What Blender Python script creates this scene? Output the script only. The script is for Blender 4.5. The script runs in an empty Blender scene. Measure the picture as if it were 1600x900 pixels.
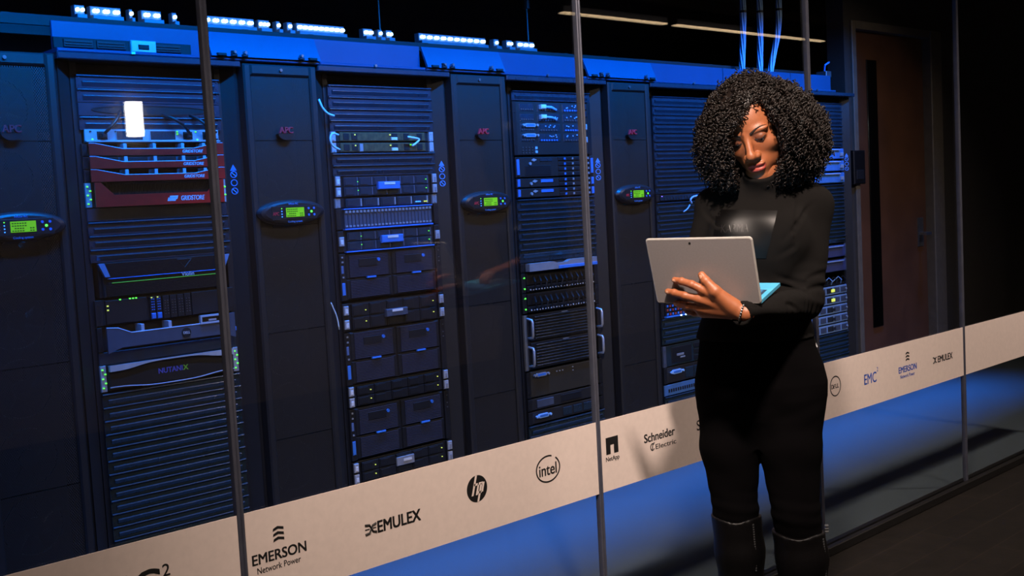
import bpy, math, random
import numpy as np
from mathutils import Vector, Matrix

# ------------------------------------------------------------------ camera, world, lights, exposure
scene = bpy.context.scene
COL = scene.collection
F_PX = 1748.0
CAM = np.array([0.0, -2.27, 1.42])


def _unit(v):
    v = np.array(v, float)
    return v / np.linalg.norm(v)


_Z = -_unit((2014 - 800, -(22990 - 450), -F_PX))
_X = _unit((2646 - 800, -(215 - 450), -F_PX))
_X = _unit(_X - _Z * (_X @ _Z))
_Y = np.cross(_Z, _X)
ROT = np.array([_X, _Y, _Z])            # world = ROT @ camera


def ray(px, py):
    return ROT @ _unit((px - 800, -(py - 450), -F_PX))


def at(px, py, y):
    """the point of the vertical plane y that the photo shows at a pixel"""
    r = ray(px, py)
    return CAM + r * ((y - CAM[1]) / r[1])


def at_depth(px, py, d):
    c = np.array(((px - 800) / F_PX * d, -(py - 450) / F_PX * d, -d))
    return CAM + ROT @ c


cd = bpy.data.cameras.new('camera')
cd.sensor_width = 36.0
cd.lens = F_PX / 1600 * 36.0
cd.clip_start = 0.05
cam = bpy.data.objects.new('camera', cd)
COL.objects.link(cam)
cam.matrix_world = Matrix([list(ROT[i]) + [CAM[i]] for i in range(3)] + [[0, 0, 0, 1]])
scene.camera = cam

scene.view_settings.view_transform = 'Standard'
scene.view_settings.look = 'None'
scene.view_settings.gamma = 1
scene.view_settings.use_curve_mapping = False
scene.view_settings.exposure = 0.0

world = bpy.data.worlds.new('world')
scene.world = world
world.use_nodes = True
bg = world.node_tree.nodes['Background']
bg.inputs[0].default_value = (0.10, 0.09, 0.08, 1)
bg.inputs[1].default_value = 0.03


def area_light(name, loc, target, sx, sy, power, color, spread=180):
    l = bpy.data.lights.new(name, 'AREA')
    l.shape = 'RECTANGLE'
    l.size, l.size_y = sx, sy
    l.energy = power
    l.color = color
    l.spread = math.radians(spread)
    o = bpy.data.objects.new(name, l)
    COL.objects.link(o)
    o.location = loc
    d = (Vector(target) - Vector(loc)).normalized()
    bx = Vector((1, 0, 0)) - d * d.x            # the long side stays as level with x as it can
    bx.normalize()
    by = (-d).cross(bx)
    o.rotation_euler = Matrix((bx, by, -d)).transposed().to_euler()
    return o


BLUE = (0.0, 0.21, 1.0)
WARM = (1.0, 0.815, 0.70)
# blue strips over the server aisle, in front of the racks
area_light('aisle_blue_light', (3.9, 1.08, 2.95), (3.9, 1.12, 0.0), 7.5, 0.10, 66, BLUE, 26)
area_light('rack_blue_light', (3.3, 0.72, 2.45), (3.3, 1.36, 1.93), 6.2, 0.05, 85, BLUE, 76)
# warm ceiling spots of the corridor
area_light('corridor_spot', (1.3, -1.45, 2.95), (2.65, -0.42, 0.95), 0.14, 0.14, 25.5, WARM, 80)
area_light('corridor_spot', (0.7, -1.1, 2.95), (1.5, 0.0, 0.45), 0.16, 0.16, 4.2, WARM, 60)
area_light('corridor_spot', (4.3, -1.35, 2.95), (3.6, 0.0, 0.6), 0.40, 0.40, 19, WARM, 90)
area_light('corridor_spot', (6.0, -1.3, 2.95), (6.1, 0.6, 0.7), 0.16, 0.16, 19, WARM, 88)
# wash on the corridor wall behind the camera, which the glass reflects
area_light('wall_wash', (3.5, -3.7, 2.93), (3.5, -5.2, 0.7), 11.0, 0.1, 50, WARM, 90)

# ------------------------------------------------------------------ helpers


def lin(c):
    c = c / 255.0
    return c / 12.92 if c <= 0.04045 else ((c + 0.055) / 1.055) ** 2.4


def rgb(r, g, b):
    return (lin(r), lin(g), lin(b), 1.0)


MATS = {}


def mat(name, color, rough=0.5, metal=0.0, var=0.12, scale=25.0, bump=0.0, bscale=200.0, emit=None, estr=0.0, spec=0.5):
    if name in MATS:
        return MATS[name]
    m = bpy.data.materials.new(name)
    m.use_nodes = True
    nt = m.node_tree
    p = nt.nodes['Principled BSDF']
    p.inputs['Roughness'].default_value = rough
    p.inputs['Metallic'].default_value = metal
    p.inputs['Specular IOR Level'].default_value = spec
    tc = nt.nodes.new('ShaderNodeTexCoord')
    n = nt.nodes.new('ShaderNodeTexNoise')
    n.inputs['Scale'].default_value = scale
    n.inputs['Detail'].default_value = 3
    nt.links.new(tc.outputs['Object'], n.inputs['Vector'])
    r = nt.nodes.new('ShaderNodeValToRGB')
    a = [max(0, c * (1 - var)) for c in color[:3]] + [1]
    b = [min(1, c * (1 + var)) for c in color[:3]] + [1]
    r.color_ramp.elements[0].color = a
    r.color_ramp.elements[1].color = b
    r.color_ramp.elements[0].position = 0.3
    r.color_ramp.elements[1].position = 0.7
    nt.links.new(n.outputs['Fac'], r.inputs['Fac'])
    nt.links.new(r.outputs['Color'], p.inputs['Base Color'])
    if bump:
        n2 = nt.nodes.new('ShaderNodeTexNoise')
        n2.inputs['Scale'].default_value = bscale
        nt.links.new(tc.outputs['Object'], n2.inputs['Vector'])
        bp = nt.nodes.new('ShaderNodeBump')
        bp.inputs['Strength'].default_value = bump
        bp.inputs['Distance'].default_value = 0.002
        nt.links.new(n2.outputs['Fac'], bp.inputs['Height'])
        nt.links.new(bp.outputs['Normal'], p.inputs['Normal'])
    if emit:
        p.inputs['Emission Color'].default_value = emit
        p.inputs['Emission Strength'].default_value = estr
    MATS[name] = m
    return m


class MB:
    """collects simple solids into one mesh"""

    def __init__(self):
        self.v = []
        self.f = []

    def add(self, vs, fs):
        k = len(self.v)
        self.v += [tuple(map(float, p)) for p in vs]
        self.f += [tuple(i + k for i in f) for f in fs]
        return self

    def box(self, x0, x1, y0, y1, z0, z1, ch=0.0):
        """a box whose front (-y) edges are chamfered by ch"""
        if ch <= 0:
            vs = [(x, y, z) for y in (y0, y1) for z in (z0, z1) for x in (x0, x1)]
            return self.add(vs, [(0, 1, 3, 2), (4, 6, 7, 5), (0, 4, 5, 1), (2, 3, 7, 6), (0, 2, 6, 4), (1, 5, 7, 3)])
        vs = [(x0 + ch, y0, z0 + ch), (x1 - ch, y0, z0 + ch), (x1 - ch, y0, z1 - ch), (x0 + ch, y0, z1 - ch),
              (x0, y0 + ch, z0), (x1, y0 + ch, z0), (x1, y0 + ch, z1), (x0, y0 + ch, z1),
              (x0, y1, z0), (x1, y1, z0), (x1, y1, z1), (x0, y1, z1)]
        fs = [(0, 1, 2, 3)]
        for a in (0, 4):
            for i in range(4):
                j = (i + 1) % 4
                fs.append((a + i, a + 4 + i, a + 4 + j, a + j))
        fs.append((11, 10, 9, 8))
        return self.add(vs, fs)

    def prism(self, prof, axis, a0, a1):
        """closed profile (list of 2-D points) swept along an axis: 'x' takes (y,z), 'y' takes (x,z), 'z' takes (x,y)"""
        n = len(prof)

        def P(p, a):
            return {'x': (a, p[0], p[1]), 'y': (p[0], a, p[1]), 'z': (p[0], p[1], a)}[axis]
        vs = [P(p, a0) for p in prof] + [P(p, a1) for p in prof]
        fs = [(i, (i + 1) % n, n + (i + 1) % n, n + i) for i in range(n)]
        fs += [tuple(range(n))[::-1], tuple(range(n, 2 * n))]
        return self.add(vs, fs)

    def disc(self, cx, cz, rx, rz, y0, y1, n=24, rim=0.0):
        """an elliptic button facing -y"""
        self.prism([(cx + rx * math.cos(-2 * math.pi * i / n), cz + rz * math.sin(-2 * math.pi * i / n)) for i in range(n)], 'y', y0, y1)
        return self

    def ring(self, cx, cz, rx, rz, w, y0, y1, n=28, a0=0.0, a1=2 * math.pi):
        full = abs(a1 - a0 - 2 * math.pi) < 1e-6
        vs, fs = [], []
        m = n if full else n + 1
        for i in range(m):
            a = a0 + (a1 - a0) * i / n
            c, s = math.cos(a), math.sin(a)
            for (k, y) in ((0, y0), (1, y0), (1, y1), (0, y1)):
                vs.append((cx + (rx - k * w) * c, y, cz + (rz - k * w) * s))
        for i in range(n):
            j = (i + 1) % m
            for k in range(4):
                fs.append((i * 4 + k, j * 4 + k, j * 4 + (k + 1) % 4, i * 4 + (k + 1) % 4))
        return self.add(vs, fs)

    def tube(self, pts, r, n=8, cap=True, rr=None):
        pts = [np.array(p, float) for p in pts]
        vs, fs = [], []
        prev = None
        for i, p in enumerate(pts):
            t = _unit(pts[min(i + 1, len(pts) - 1)] - pts[max(i - 1, 0)])
            if prev is None:
                ref = np.array((0, 0, 1.0)) if abs(t[2]) < 0.9 else np.array((1.0, 0, 0))
                u = _unit(np.cross(t, ref))
            else:
                u = _unit(prev - t * (prev @ t))
            prev = u
            w = np.cross(t, u)
            q = rr[i] if rr else r
            for k in range(n):
                a = 2 * math.pi * k / n
                vs.append(p + q * (u * math.cos(a) + w * math.sin(a)))
        for i in range(len(pts) - 1):
            for k in range(n):
                fs.append((i * n + k, i * n + (k + 1) % n, (i + 1) * n + (k + 1) % n, (i + 1) * n + k))
        if cap:
            fs.append(tuple(range(n))[::-1])
            fs.append(tuple((len(pts) - 1) * n + k for k in range(n)))
        return self.add(vs, fs)

    def text(self, s, x, z, h, y, w=None, depth=0.0012, shear=0.0, bold=0.0, align='CENTER'):
        """raised lettering facing -y; h is the height of a capital, w (optional) the wanted width"""
        vs, fs = text_geo(s, shear, bold)
        vs = np.array(vs)
        cap = 0.7
        sx = sz = h / cap
        wid = vs[:, 0].max() - vs[:, 0].min()
        if w:
            sx = w / wid
        x0 = {'CENTER': x - wid * sx / 2, 'LEFT': x, 'RIGHT': x - wid * sx}[align] - vs[:, 0].min() * sx
        out = [(x0 + p[0] * sx, y - p[2] * depth / 0.05, z + (p[1] - cap / 2) * sz) for p in vs]
        return self.add(out, fs)

    def mesh(self, name, smooth=False):
        me = bpy.data.meshes.new(name)
        me.from_pydata(self.v, [], self.f)
        me.update()
        if smooth:
            me.polygons.foreach_set('use_smooth', [True] * len(me.polygons))
        return me


_TXT = {}


def text_geo(s, shear, bold):
    k = (s, shear, bold)
    if k in _TXT:
        return _TXT[k]
    c = bpy.data.curves.new('lettering', 'FONT')
    c.body = s
    c.size = 1.0
    c.shear = shear
    c.extrude = 0.025
    c.resolution_u = 4
    o = bpy.data.objects.new('lettering', c)
    COL.objects.link(o)
    bpy.context.view_layer.update()
    me = bpy.data.meshes.new_from_object(o.evaluated_get(bpy.context.evaluated_depsgraph_get()))
    vs = [tuple(v.co) for v in me.vertices]
    fs = [tuple(p.vertices) for p in me.polygons]
    bpy.data.objects.remove(o)
    bpy.data.curves.remove(c)
    bpy.data.meshes.remove(me)
    vs = [(a, b, z + 0.025) for a, b, z in vs]
    if bold:                                # heavier strokes: the same letters laid over one another, slightly shifted
        n = len(vs)
        sh = [(-bold, -bold * .6), (bold, -bold * .6), (-bold, bold * .6), (bold, bold * .6)]
        fs = [tuple(i + k * n for i in f) for k in range(4) for f in fs]
        vs = [(a + dx, b + dy, z + .004 * k) for k, (dx, dy) in enumerate(sh) for a, b, z in vs]
    _TXT[k] = (vs, fs)
    return _TXT[k]


_CACHE = {}


def cached(key, fn):
    if key not in _CACHE:
        _CACHE[key] = fn()
    return _CACHE[key]


def obj(name, mb, m, parent=None, loc=None, smooth=False, label=None):
    me = mb.mesh(name, smooth) if isinstance(mb, MB) else mb
    if m is not None and not me.materials:
        me.materials.append(m)
    o = bpy.data.objects.new(name, me)
    COL.objects.link(o)
    if parent is not None:
        o.parent = parent
    if loc is not None:
        o.location = loc
    if label:
        o['label'] = label
    return o


def tag(o, label, cat, group=None, kind=None):
    if label:
        o['label'] = label
    if cat:
        o['category'] = cat
    if group:
        o['group'] = group
    if kind:
        o['kind'] = kind
    return o


def thing(name, label, cat, loc=(0, 0, 0), group=None):
    o = bpy.data.objects.new(name, None)
    o.empty_display_size = 0.05
    COL.objects.link(o)
    o.location = loc
    return tag(o, label, cat, group)


def struct(name, mb, m):
    o = obj(name, mb, m)
    o['kind'] = 'structure'
    return o


ORD = ['first', 'second', 'third', 'fourth', 'fifth', 'sixth', 'seventh', 'eighth', 'ninth', 'tenth', 'eleventh', 'twelfth',
       'thirteenth', 'fourteenth', 'fifteenth', 'sixteenth', 'seventeenth', 'eighteenth', 'nineteenth', 'twentieth']

# ------------------------------------------------------------------ materials
BLACK = mat('black_metal', rgb(26, 26, 28), 0.42, 0.0)
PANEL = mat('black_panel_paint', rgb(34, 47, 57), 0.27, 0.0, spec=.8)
DARK = mat('dark_interior', rgb(14, 13, 13), 0.8)
COOLER = mat('cooler_black_paint', rgb(33, 31, 30), 0.5)
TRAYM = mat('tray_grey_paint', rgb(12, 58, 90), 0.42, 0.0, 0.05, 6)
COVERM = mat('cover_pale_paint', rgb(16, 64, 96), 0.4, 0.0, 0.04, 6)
STEEL = mat('steel', rgb(150, 152, 156), 0.32, 0.9)
SILVER = mat('silver_plastic', rgb(150, 152, 158), 0.4, 0.3)
ALU = mat('alu_light', rgb(190, 192, 198), 0.35, 0.4)
WHITE = mat('white_plastic', rgb(215, 215, 215), 0.5)
RED = mat('red_bezel', rgb(225, 22, 16), 0.4)
GREYB = mat('grey_bezel', rgb(70, 76, 90), 0.4)
BLUEP = mat('blue_plastic', rgb(60, 120, 200), 0.4)
PURP = mat('drive_violet', rgb(62, 54, 96), 0.45)
CREAM = mat('lettering_light', rgb(200, 205, 215), 0.5)
INK = mat('black_ink', rgb(16, 15, 16), 0.6)
INKB = mat('blue_ink', rgb(22, 72, 170), 0.6)
LEDG = mat('led_green', rgb(60, 255, 60), 0.4, emit=(0.15, 1.0, 0.1, 1), estr=1.2)
LEDY = mat('led_yellow', rgb(230, 230, 90), 0.4, emit=(0.8, 0.9, 0.12, 1), estr=0.8)
LEDB = mat('led_blue', rgb(60, 120, 255), 0.4, emit=(0.05, 0.3, 1.0, 1), estr=2.0)
LEDW = mat('led_white', rgb(230, 245, 255), 0.4, emit=(0.45, 0.8, 1.0, 1), estr=7.0)

# ------------------------------------------------------------------ the setting
CARPET = mat('carpet_tile', rgb(70, 80, 86), 0.95, 0, 0.25, 300, 0.8, 900)
PLANK = MATS.get('corridor_plank') or mat('corridor_plank', rgb(24, 20, 17), 0.75, 0, 0.25, 9, 0.2, 60, spec=.15)


def plank_lines(m):
    nt = m.node_tree
    p = nt.nodes['Principled BSDF']
    src = p.inputs['Base Color'].links[0].from_socket
    tc = nt.nodes.new('ShaderNodeTexCoord')
    b = nt.nodes.new('ShaderNodeTexBrick')
    b.inputs['Scale'].default_value = 1.0
    b.inputs['Brick Width'].default_value = 1.2
    b.inputs['Row Height'].default_value = 0.15
    b.inputs['Mortar Size'].default_value = 0.003
    b.inputs['Color1'].default_value = (1, 1, 1, 1)
    b.inputs['Color2'].default_value = (0.75, 0.75, 0.75, 1)
    b.inputs['Mortar'].default_value = (1.6, 1.5, 1.4, 1)
    mx = nt.nodes.new('ShaderNodeMix')
    mx.data_type = 'RGBA'
    mx.blend_type = 'MULTIPLY'
    mx.inputs[0].default_value = 1.0
    nt.links.new(tc.outputs['Object'], b.inputs['Vector'])
    nt.links.new(src, mx.inputs[6])
    nt.links.new(b.outputs['Color'], mx.inputs[7])
    nt.links.new(mx.outputs[2], p.inputs['Base Color'])


plank_lines(PLANK)
WALLC = mat('corridor_wall_paint', rgb(120, 106, 92), 0.85)
WALLD = mat('server_wall_paint', rgb(40, 36, 32), 0.85)
WALLG = mat('end_wall_paint', rgb(46, 42, 38), 0.8)
CEILM = mat('ceiling_paint', rgb(32, 30, 29), 0.9)
X0, X1, YB, YF, ZC = -3.0, 10.5, 3.4, -5.2, 3.0
struct('floor', MB().box(X0, X1, 0.03, YB, -0.1, 0), CARPET)
struct('floor_outer', MB().box(X0, X1, YF, 0.03, -0.1, 0), PLANK)
struct('ceiling', MB().box(X0, X1, YF, YB, ZC, ZC + 0.1), CEILM)
struct('wall_back', MB().box(X0, X1, YB, YB + 0.1, 0, ZC), WALLD)
struct('wall_front', MB().box(X0, X1, YF - 0.1, YF, 0, ZC), WALLC)
struct('trim_20', MB().box(8.15, X1, YF, YF + 0.03, 2.02, ZC), mat('dark_soffit', rgb(14, 13, 13), .8))
struct('wall_left', MB().box(X0 - 0.1, X0, YF, YB, 0, ZC), WALLD)
struct('wall_right', MB().box(X1, X1 + 0.1, YF, YB, 0, ZC), WALLD)
# the wall past the last rack, with its door
DX0, DX1, DH = 6.62, 7.62, 2.40
ew = MB()
ew.box(6.50, DX0 - 0.05, 1.44, 1.56, 0, ZC)
ew.box(DX1 + 0.16, X1, 1.44, 1.56, 0, ZC)
ew.box(DX0 - 0.05, DX1 + 0.16, 1.44, 1.56, DH + 0.05, ZC)
struct('wall_far', ew, WALLG)
WOOD = mat('door_dark_wood', rgb(84, 54, 38), 0.5, 0, 0.2, 5)
FRAMEM = mat('door_frame_paint', rgb(92, 84, 74), 0.55)
GLASSD = mat('dark_glass', rgb(6, 6, 7), 0.15)
dr = struct('door_1', MB().box(DX0, DX1, 1.475, 1.515, 0.008, DH, 0.004), WOOD)
obj('vision_slot', MB().box(6.83, 6.96, 1.468, 1.476, 0.45, 2.22, 0.003), GLASSD, dr, label='tall narrow black vision slot of the door')
hm = MB()
hm.box(7.50, 7.53, 1.40, 1.475, 1.03, 1.05).box(7.46, 7.53, 1.395, 1.41, 1.03, 1.05).box(7.48, 7.56, 1.468, 1.476, 0.95, 1.15)
obj('door_handle', hm, STEEL, dr)
fm = MB().box(DX0 - 0.05, DX0, 1.42, 1.56, 0, DH + 0.05, 0.004).box(DX1, DX1 + 0.16, 1.41, 1.56, 0, DH + 0.05, 0.006)
fm.box(DX0, DX1, 1.42, 1.56, DH, DH + 0.05)
struct('trim_1', fm, FRAMEM)

# ------------------------------------------------------------------ the glass wall
def glass_material():
    m = bpy.data.materials.new('clear_glass')
    m.use_nodes = True
    nt = m.node_tree
    nt.nodes.clear()
    out = nt.nodes.new('ShaderNodeOutputMaterial')
    mix = nt.nodes.new('ShaderNodeMixShader')
    tr = nt.nodes.new('ShaderNodeBsdfTransparent')
    tr.inputs[0].default_value = (0.965, 0.975, 0.975, 1)
    gl = nt.nodes.new('ShaderNodeBsdfGlossy')
    gl.inputs['Roughness'].default_value = 0.0
    lw = nt.nodes.new('ShaderNodeLayerWeight')      # Schlick's reflectance, the same on both faces of the pane
    lw.inputs[0].default_value = 0.5
    pw = nt.nodes.new('ShaderNodeMath')
    pw.operation = 'POWER'
    pw.inputs[1].default_value = 5.0
    fr = nt.nodes.new('ShaderNodeMath')
    fr.operation = 'MULTIPLY_ADD'
    fr.inputs[1].default_value = 0.96
    fr.inputs[2].default_value = 0.04
    nt.links.new(lw.outputs['Facing'], pw.inputs[0])
    nt.links.new(pw.outputs[0], fr.inputs[0])
    nt.links.new(fr.outputs[0], mix.inputs[0])
    nt.links.new(tr.outputs[0], mix.inputs[1])
    nt.links.new(gl.outputs[0], mix.inputs[2])
    nt.links.new(mix.outputs[0], out.inputs[0])
    return m


GLASS = glass_material()
JX = [-2.42, -1.20, 0.02, 1.25, 2.465, 3.71, 4.94, 6.17, 7.40, 8.63]
JOINT = mat('joint_aluminium', rgb(86, 88, 102), 0.4, 0.4)
for i in range(len(JX) - 1):
    struct('window_%d' % (i + 1), MB().box(JX[i] + 0.008, JX[i + 1] - 0.008, -0.004, 0.004, 0.03, ZC), GLASS)
for i, x in enumerate(JX):
    struct('trim_%d' % (i + 2), MB().box(x - 0.0085, x - 0.0015, -0.009, 0.009, 0.03, ZC, 0.002).box(x + 0.0015, x + 0.0085, -0.009, 0.009, 0.03, ZC, 0.002)
           .box(x - 0.0015, x + 0.0015, -0.005, 0.005, 0.03, ZC), JOINT)
CHANNEL = mat('floor_channel', rgb(30, 29, 29), 0.4, 0.3)
struct('baseboard_glass', MB().box(X0, X1, -0.028, -0.006, 0, 0.035, 0.003).box(X0, X1, 0.006, 0.028, 0, 0.035).box(X0, X1, -0.006, 0.006, 0, 0.012), CHANNEL)

BANNER = mat('banner_vinyl', rgb(222, 205, 196), 0.6, 0, 0.03, 60)
BZ0, BZ1 = 0.522, 0.742
BY = -0.0062
pane_words = {2: 'left of the first metal joint', 3: 'between the first and second metal joints',
              4: 'behind the standing woman', 5: 'in front of the dark wooden door',
              1: 'on the pane at the far left end', 6: 'on the pane at the far right end'}
pane_what = {2: 'plain beige frosted film strip with a cut-off word', 3: 'beige film strip printed with four sponsor logos',
             4: 'beige film strip with black square mark and cursive logo', 5: 'beige film strip with ringed logo and blue lettering',
             1: 'blank beige film strip', 6: 'blank beige film strip'}
STRIP = {}
for i in (2, 3, 4, 5, 6):
    b = obj('banner_strip', MB().box(JX[i] + 0.0095, JX[i + 1] - 0.0095, -0.0062, -0.0043, BZ0, BZ1), BANNER)
    tag(b, pane_what[i] + ' ' + pane_words[i] if i != 6 else 'blank beige film strip on the last pane at the right', 'banner', 'beige logo strips along the glass wall')
    STRIP[i] = b


def place(px, py):
    p = at(px, py, 0)
    return p[0], p[2]


def span(x0, y0, x1, y1):
    a, b = at(x0, y0, 0), at(x1, y1, 0)
    return a[0], b[0]


def logo(i, mb, m, label):
    o = obj('printed_logo', mb, m, STRIP[i], label=label)
    return o


ty = BY - 0.0001


def emerson(px, py, xa, xb, pz, m_word, i, small):
    cx = (xa + xb) / 2
    w = xb - xa
    mb = MB().text('EMERSON', cx, pz, w * 0.165, ty, w=w, bold=0.022, depth=0.0004)
    o = logo(i, mb, m_word, None)
    s = MB().text('Network Power', cx - w * .02, pz - w * .185, w * 0.10, ty, w=w * .80, bold=0.006, depth=0.0004)
    obj('printed_caption', s, m_word, o)
    ic = MB()
    for k in range(3):
        z = pz + w * (.20 + .085 * k)
        x = cx - w * .0
        ic.prism([(x - w * .1, z), (x - w * .09, z + w * .045), (x - w * .01, z + w * .075), (x + w * .1, z + w * .045), (x + w * .1, z), (x, z + w * .03)][::-1], 'y', ty - .0004, ty)
    obj('printed_emblem', ic, INK, o)


# pane 2: the cut-off word at the bottom of the photo
xa, xb = span(196, 893, 262, 889)
x2, z2 = place(256, 889.5)
xc_, zc_ = place(236, 886.5)
mb = MB().text('EMC', x2 - .012, zc_ - .036, 0.072, ty, w=0.19, bold=.008, depth=.0004, align='RIGHT')
mb.text('2', x2 + .002, z2, .027, ty, bold=.008, depth=.0004)
logo(2, mb, INK, 'dark serif word with raised two')
# pane 3
xa, xb = span(391, 868, 476, 846)
emerson(0, 0, xa, xb, 0.628, INK, 3, False)
xa, xb = span(586, 802, 654, 789)
mb = MB().text('EMULEX', (xa + xb) / 2, 0.622, 0.030, ty, w=(xb - xa), bold=0.03, depth=0.0004)
xc = at(576, 806, 0)[0]
for s in (-1, 1):
    mb.tube([(xc - .018, ty - .0002, .622 + s * .012), (xc - .004, ty - .0002, .622 + s * .010), (xc + .006, ty - .0002, .622 - s * .008), (xc + .017, ty - .0002, .622 - s * .011)], 0.0028, 4)
mb.box(xc - .018, xc - .004, ty - .0004, ty, .6205, .6235).box(xc + .006, xc + .016, ty - .0004, ty, .6205, .6235)
logo(3, mb, INK, None)
x, z = place(743, 763)
R_ = 0.037
hpd = logo(3, MB().disc(x, z, R_, R_, ty - .0003, ty, 40), INK, 'round black logo with two slanted letters')
mb = MB()
sl = 0.30


def slant(x0, z0, x1, z1, t):
    mb.prism([(x0, z0), (x0 + t, z0), (x1 + t, z1), (x1, z1)], 'y', ty - .0007, ty - .0002)


t_ = .0065
# h
slant(x - .021, z - .017, x - .021 + sl * .054, z + .0365, t_)
slant(x - .006, z - .017, x - .006 + sl * .026, z + .009, t_)
mb.prism([(x - .012, z + .009), (x + .0018, z + .009), (x + .0036, z + .015), (x - .010, z + .015)], 'y', ty - .0007, ty - .0002)
# p
slant(x - .002, z - .0365, x + .004 + sl * .03 - .0, z + .012, t_)
slant(x + .014, z - .012, x + .014 + sl * .026, z + .014, t_)
mb.prism([(x + .006, z + .009), (x + .020, z + .009), (x + .0225, z + .0155), (x + .008, z + .0155)], 'y', ty - .0007, ty - .0002)
mb.prism([(x + .001, z - .0145), (x + .0145, z - .0145), (x + .0165, z - .008), (x + .003, z - .008)], 'y', ty - .0007, ty - .0002)
obj('printed_letters', mb, BANNER, hpd, label='light slanted letters')
x, z = place(854, 732)
mb = MB().ring(x, z, .050, .040, .0045, ty - .0004, ty, 48, math.radians(-290), math.radians(48))
mb.text('intel', x - .001, z - .001, .034, ty, w=.072, bold=.014, depth=.0004)
logo(3, mb, INK, None)
# pane 4
x, z = place(954, 697)
mb = MB().box(x - .028, x - .008, ty - .0004, ty, z - .022, z + .030).box(x + .008, x + .028, ty - .0004, ty, z - .022, z + .030).box(x - .008, x + .008, ty - .0004, ty, z + .006, z + .030)
mb.text('NetApp', x, z - .036, .0135, ty, w=.062, bold=.012, depth=.0004)
logo(4, mb, INK, 'black arch emblem with small word')
xa, xb = span(1004, 687, 1052, 676)
cx = (xa + xb) / 2
mb = MB().text('Schneider', cx, .650, .027, ty, w=xb - xa, bold=.022, depth=.0004)
mb.text('Electric', cx + .030, .615, .016, ty, w=.105, bold=.004, depth=.0004)
mb.ring(cx - .038, .617, .011, .0125, .0035, ty - .0004, ty, 20, math.radians(40), math.radians(330))
mb.tube([(cx - .040, ty - .0002, .606), (cx - .036, ty - .0002, .626), (cx - .028, ty - .0002, .630)], .0018, 4)
logo(4, mb, INK, 'two line word with looped letter')
x, z = place(1089, 664)
mb = MB().text('S', x, z, .034, ty, bold=.004, depth=.0004).text('i', x + .022, z, .034, ty, bold=.004, depth=.0004)
logo(4, mb, INK, 'thin letters half hidden by the woman')
# pane 5
x, z = place(1303, 603)
mb = MB().ring(x, z, .040, .040, .0045, ty - .0004, ty, 44)
mb.text('D', x - .022, z, .017, ty, bold=.02, depth=.0004).text('E', x - .0085, z, .015, ty, bold=.02, depth=.0004, shear=.35).text('LL', x + .013, z, .017, ty, bold=.02, w=.024, depth=.0004)
logo(5, mb, INK, 'black ring logo with four letters')
xa, xb = span(1348, 590, 1367, 586)
mb = MB().text('EMC', (xa + xb) / 2, .634, .042, ty, w=(xb - xa), bold=.008, depth=.0004).text('2', xb + .010, .662, .018, ty, depth=.0004)
logo(5, mb, INKB, 'blue serif word with raised two')
xa, xb = span(1402, 580, 1430, 573)
emerson(0, 0, xa, xb, .630, INKB, 5, True)
xa, xb = span(1463, 559, 1486, 554)
mb = MB().text('EMULEX', (xa + xb) / 2, .630, .028, ty, w=(xb - xa) * 1.0, bold=.03, depth=.0004)
xc = xa - .028
for s in (-1, 1):
    mb.tube([(xc - .016, ty - .0002, .630 + s * .012), (xc - .004, ty - .0002, .630 + s * .010), (xc + .006, ty - .0002, .630 - s * .008), (xc + .015, ty - .0002, .630 - s * .011)], 0.0028, 4)
logo(5, mb, INK, None)

# ------------------------------------------------------------------ racks, cooling units, trough
FY, DY, U = 1.33, 1.39, 0.0455
RACKS = [1.462, 2.45, 3.437, 4.427, 5.094, 5.761]
RW, RH = 0.66, 1.975
COOL = [1.132, 2.12, 3.107, 4.097]
CW = 0.33
rack_words = ['at the left, full of red bezels', 'between the first two full cooling units', 'crossed by the middle glass joint',
              'left of the woman', 'hidden behind the woman', 'at the right end by the door']
RK = ['leftmost rack', 'rack of drive shelves', 'rack behind the middle glass joint', "rack at the woman's shoulder", 'rack behind the woman', 'last rack by the door']

STICK = mat('sticker_blue', rgb(90, 160, 235), 0.5)


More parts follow.
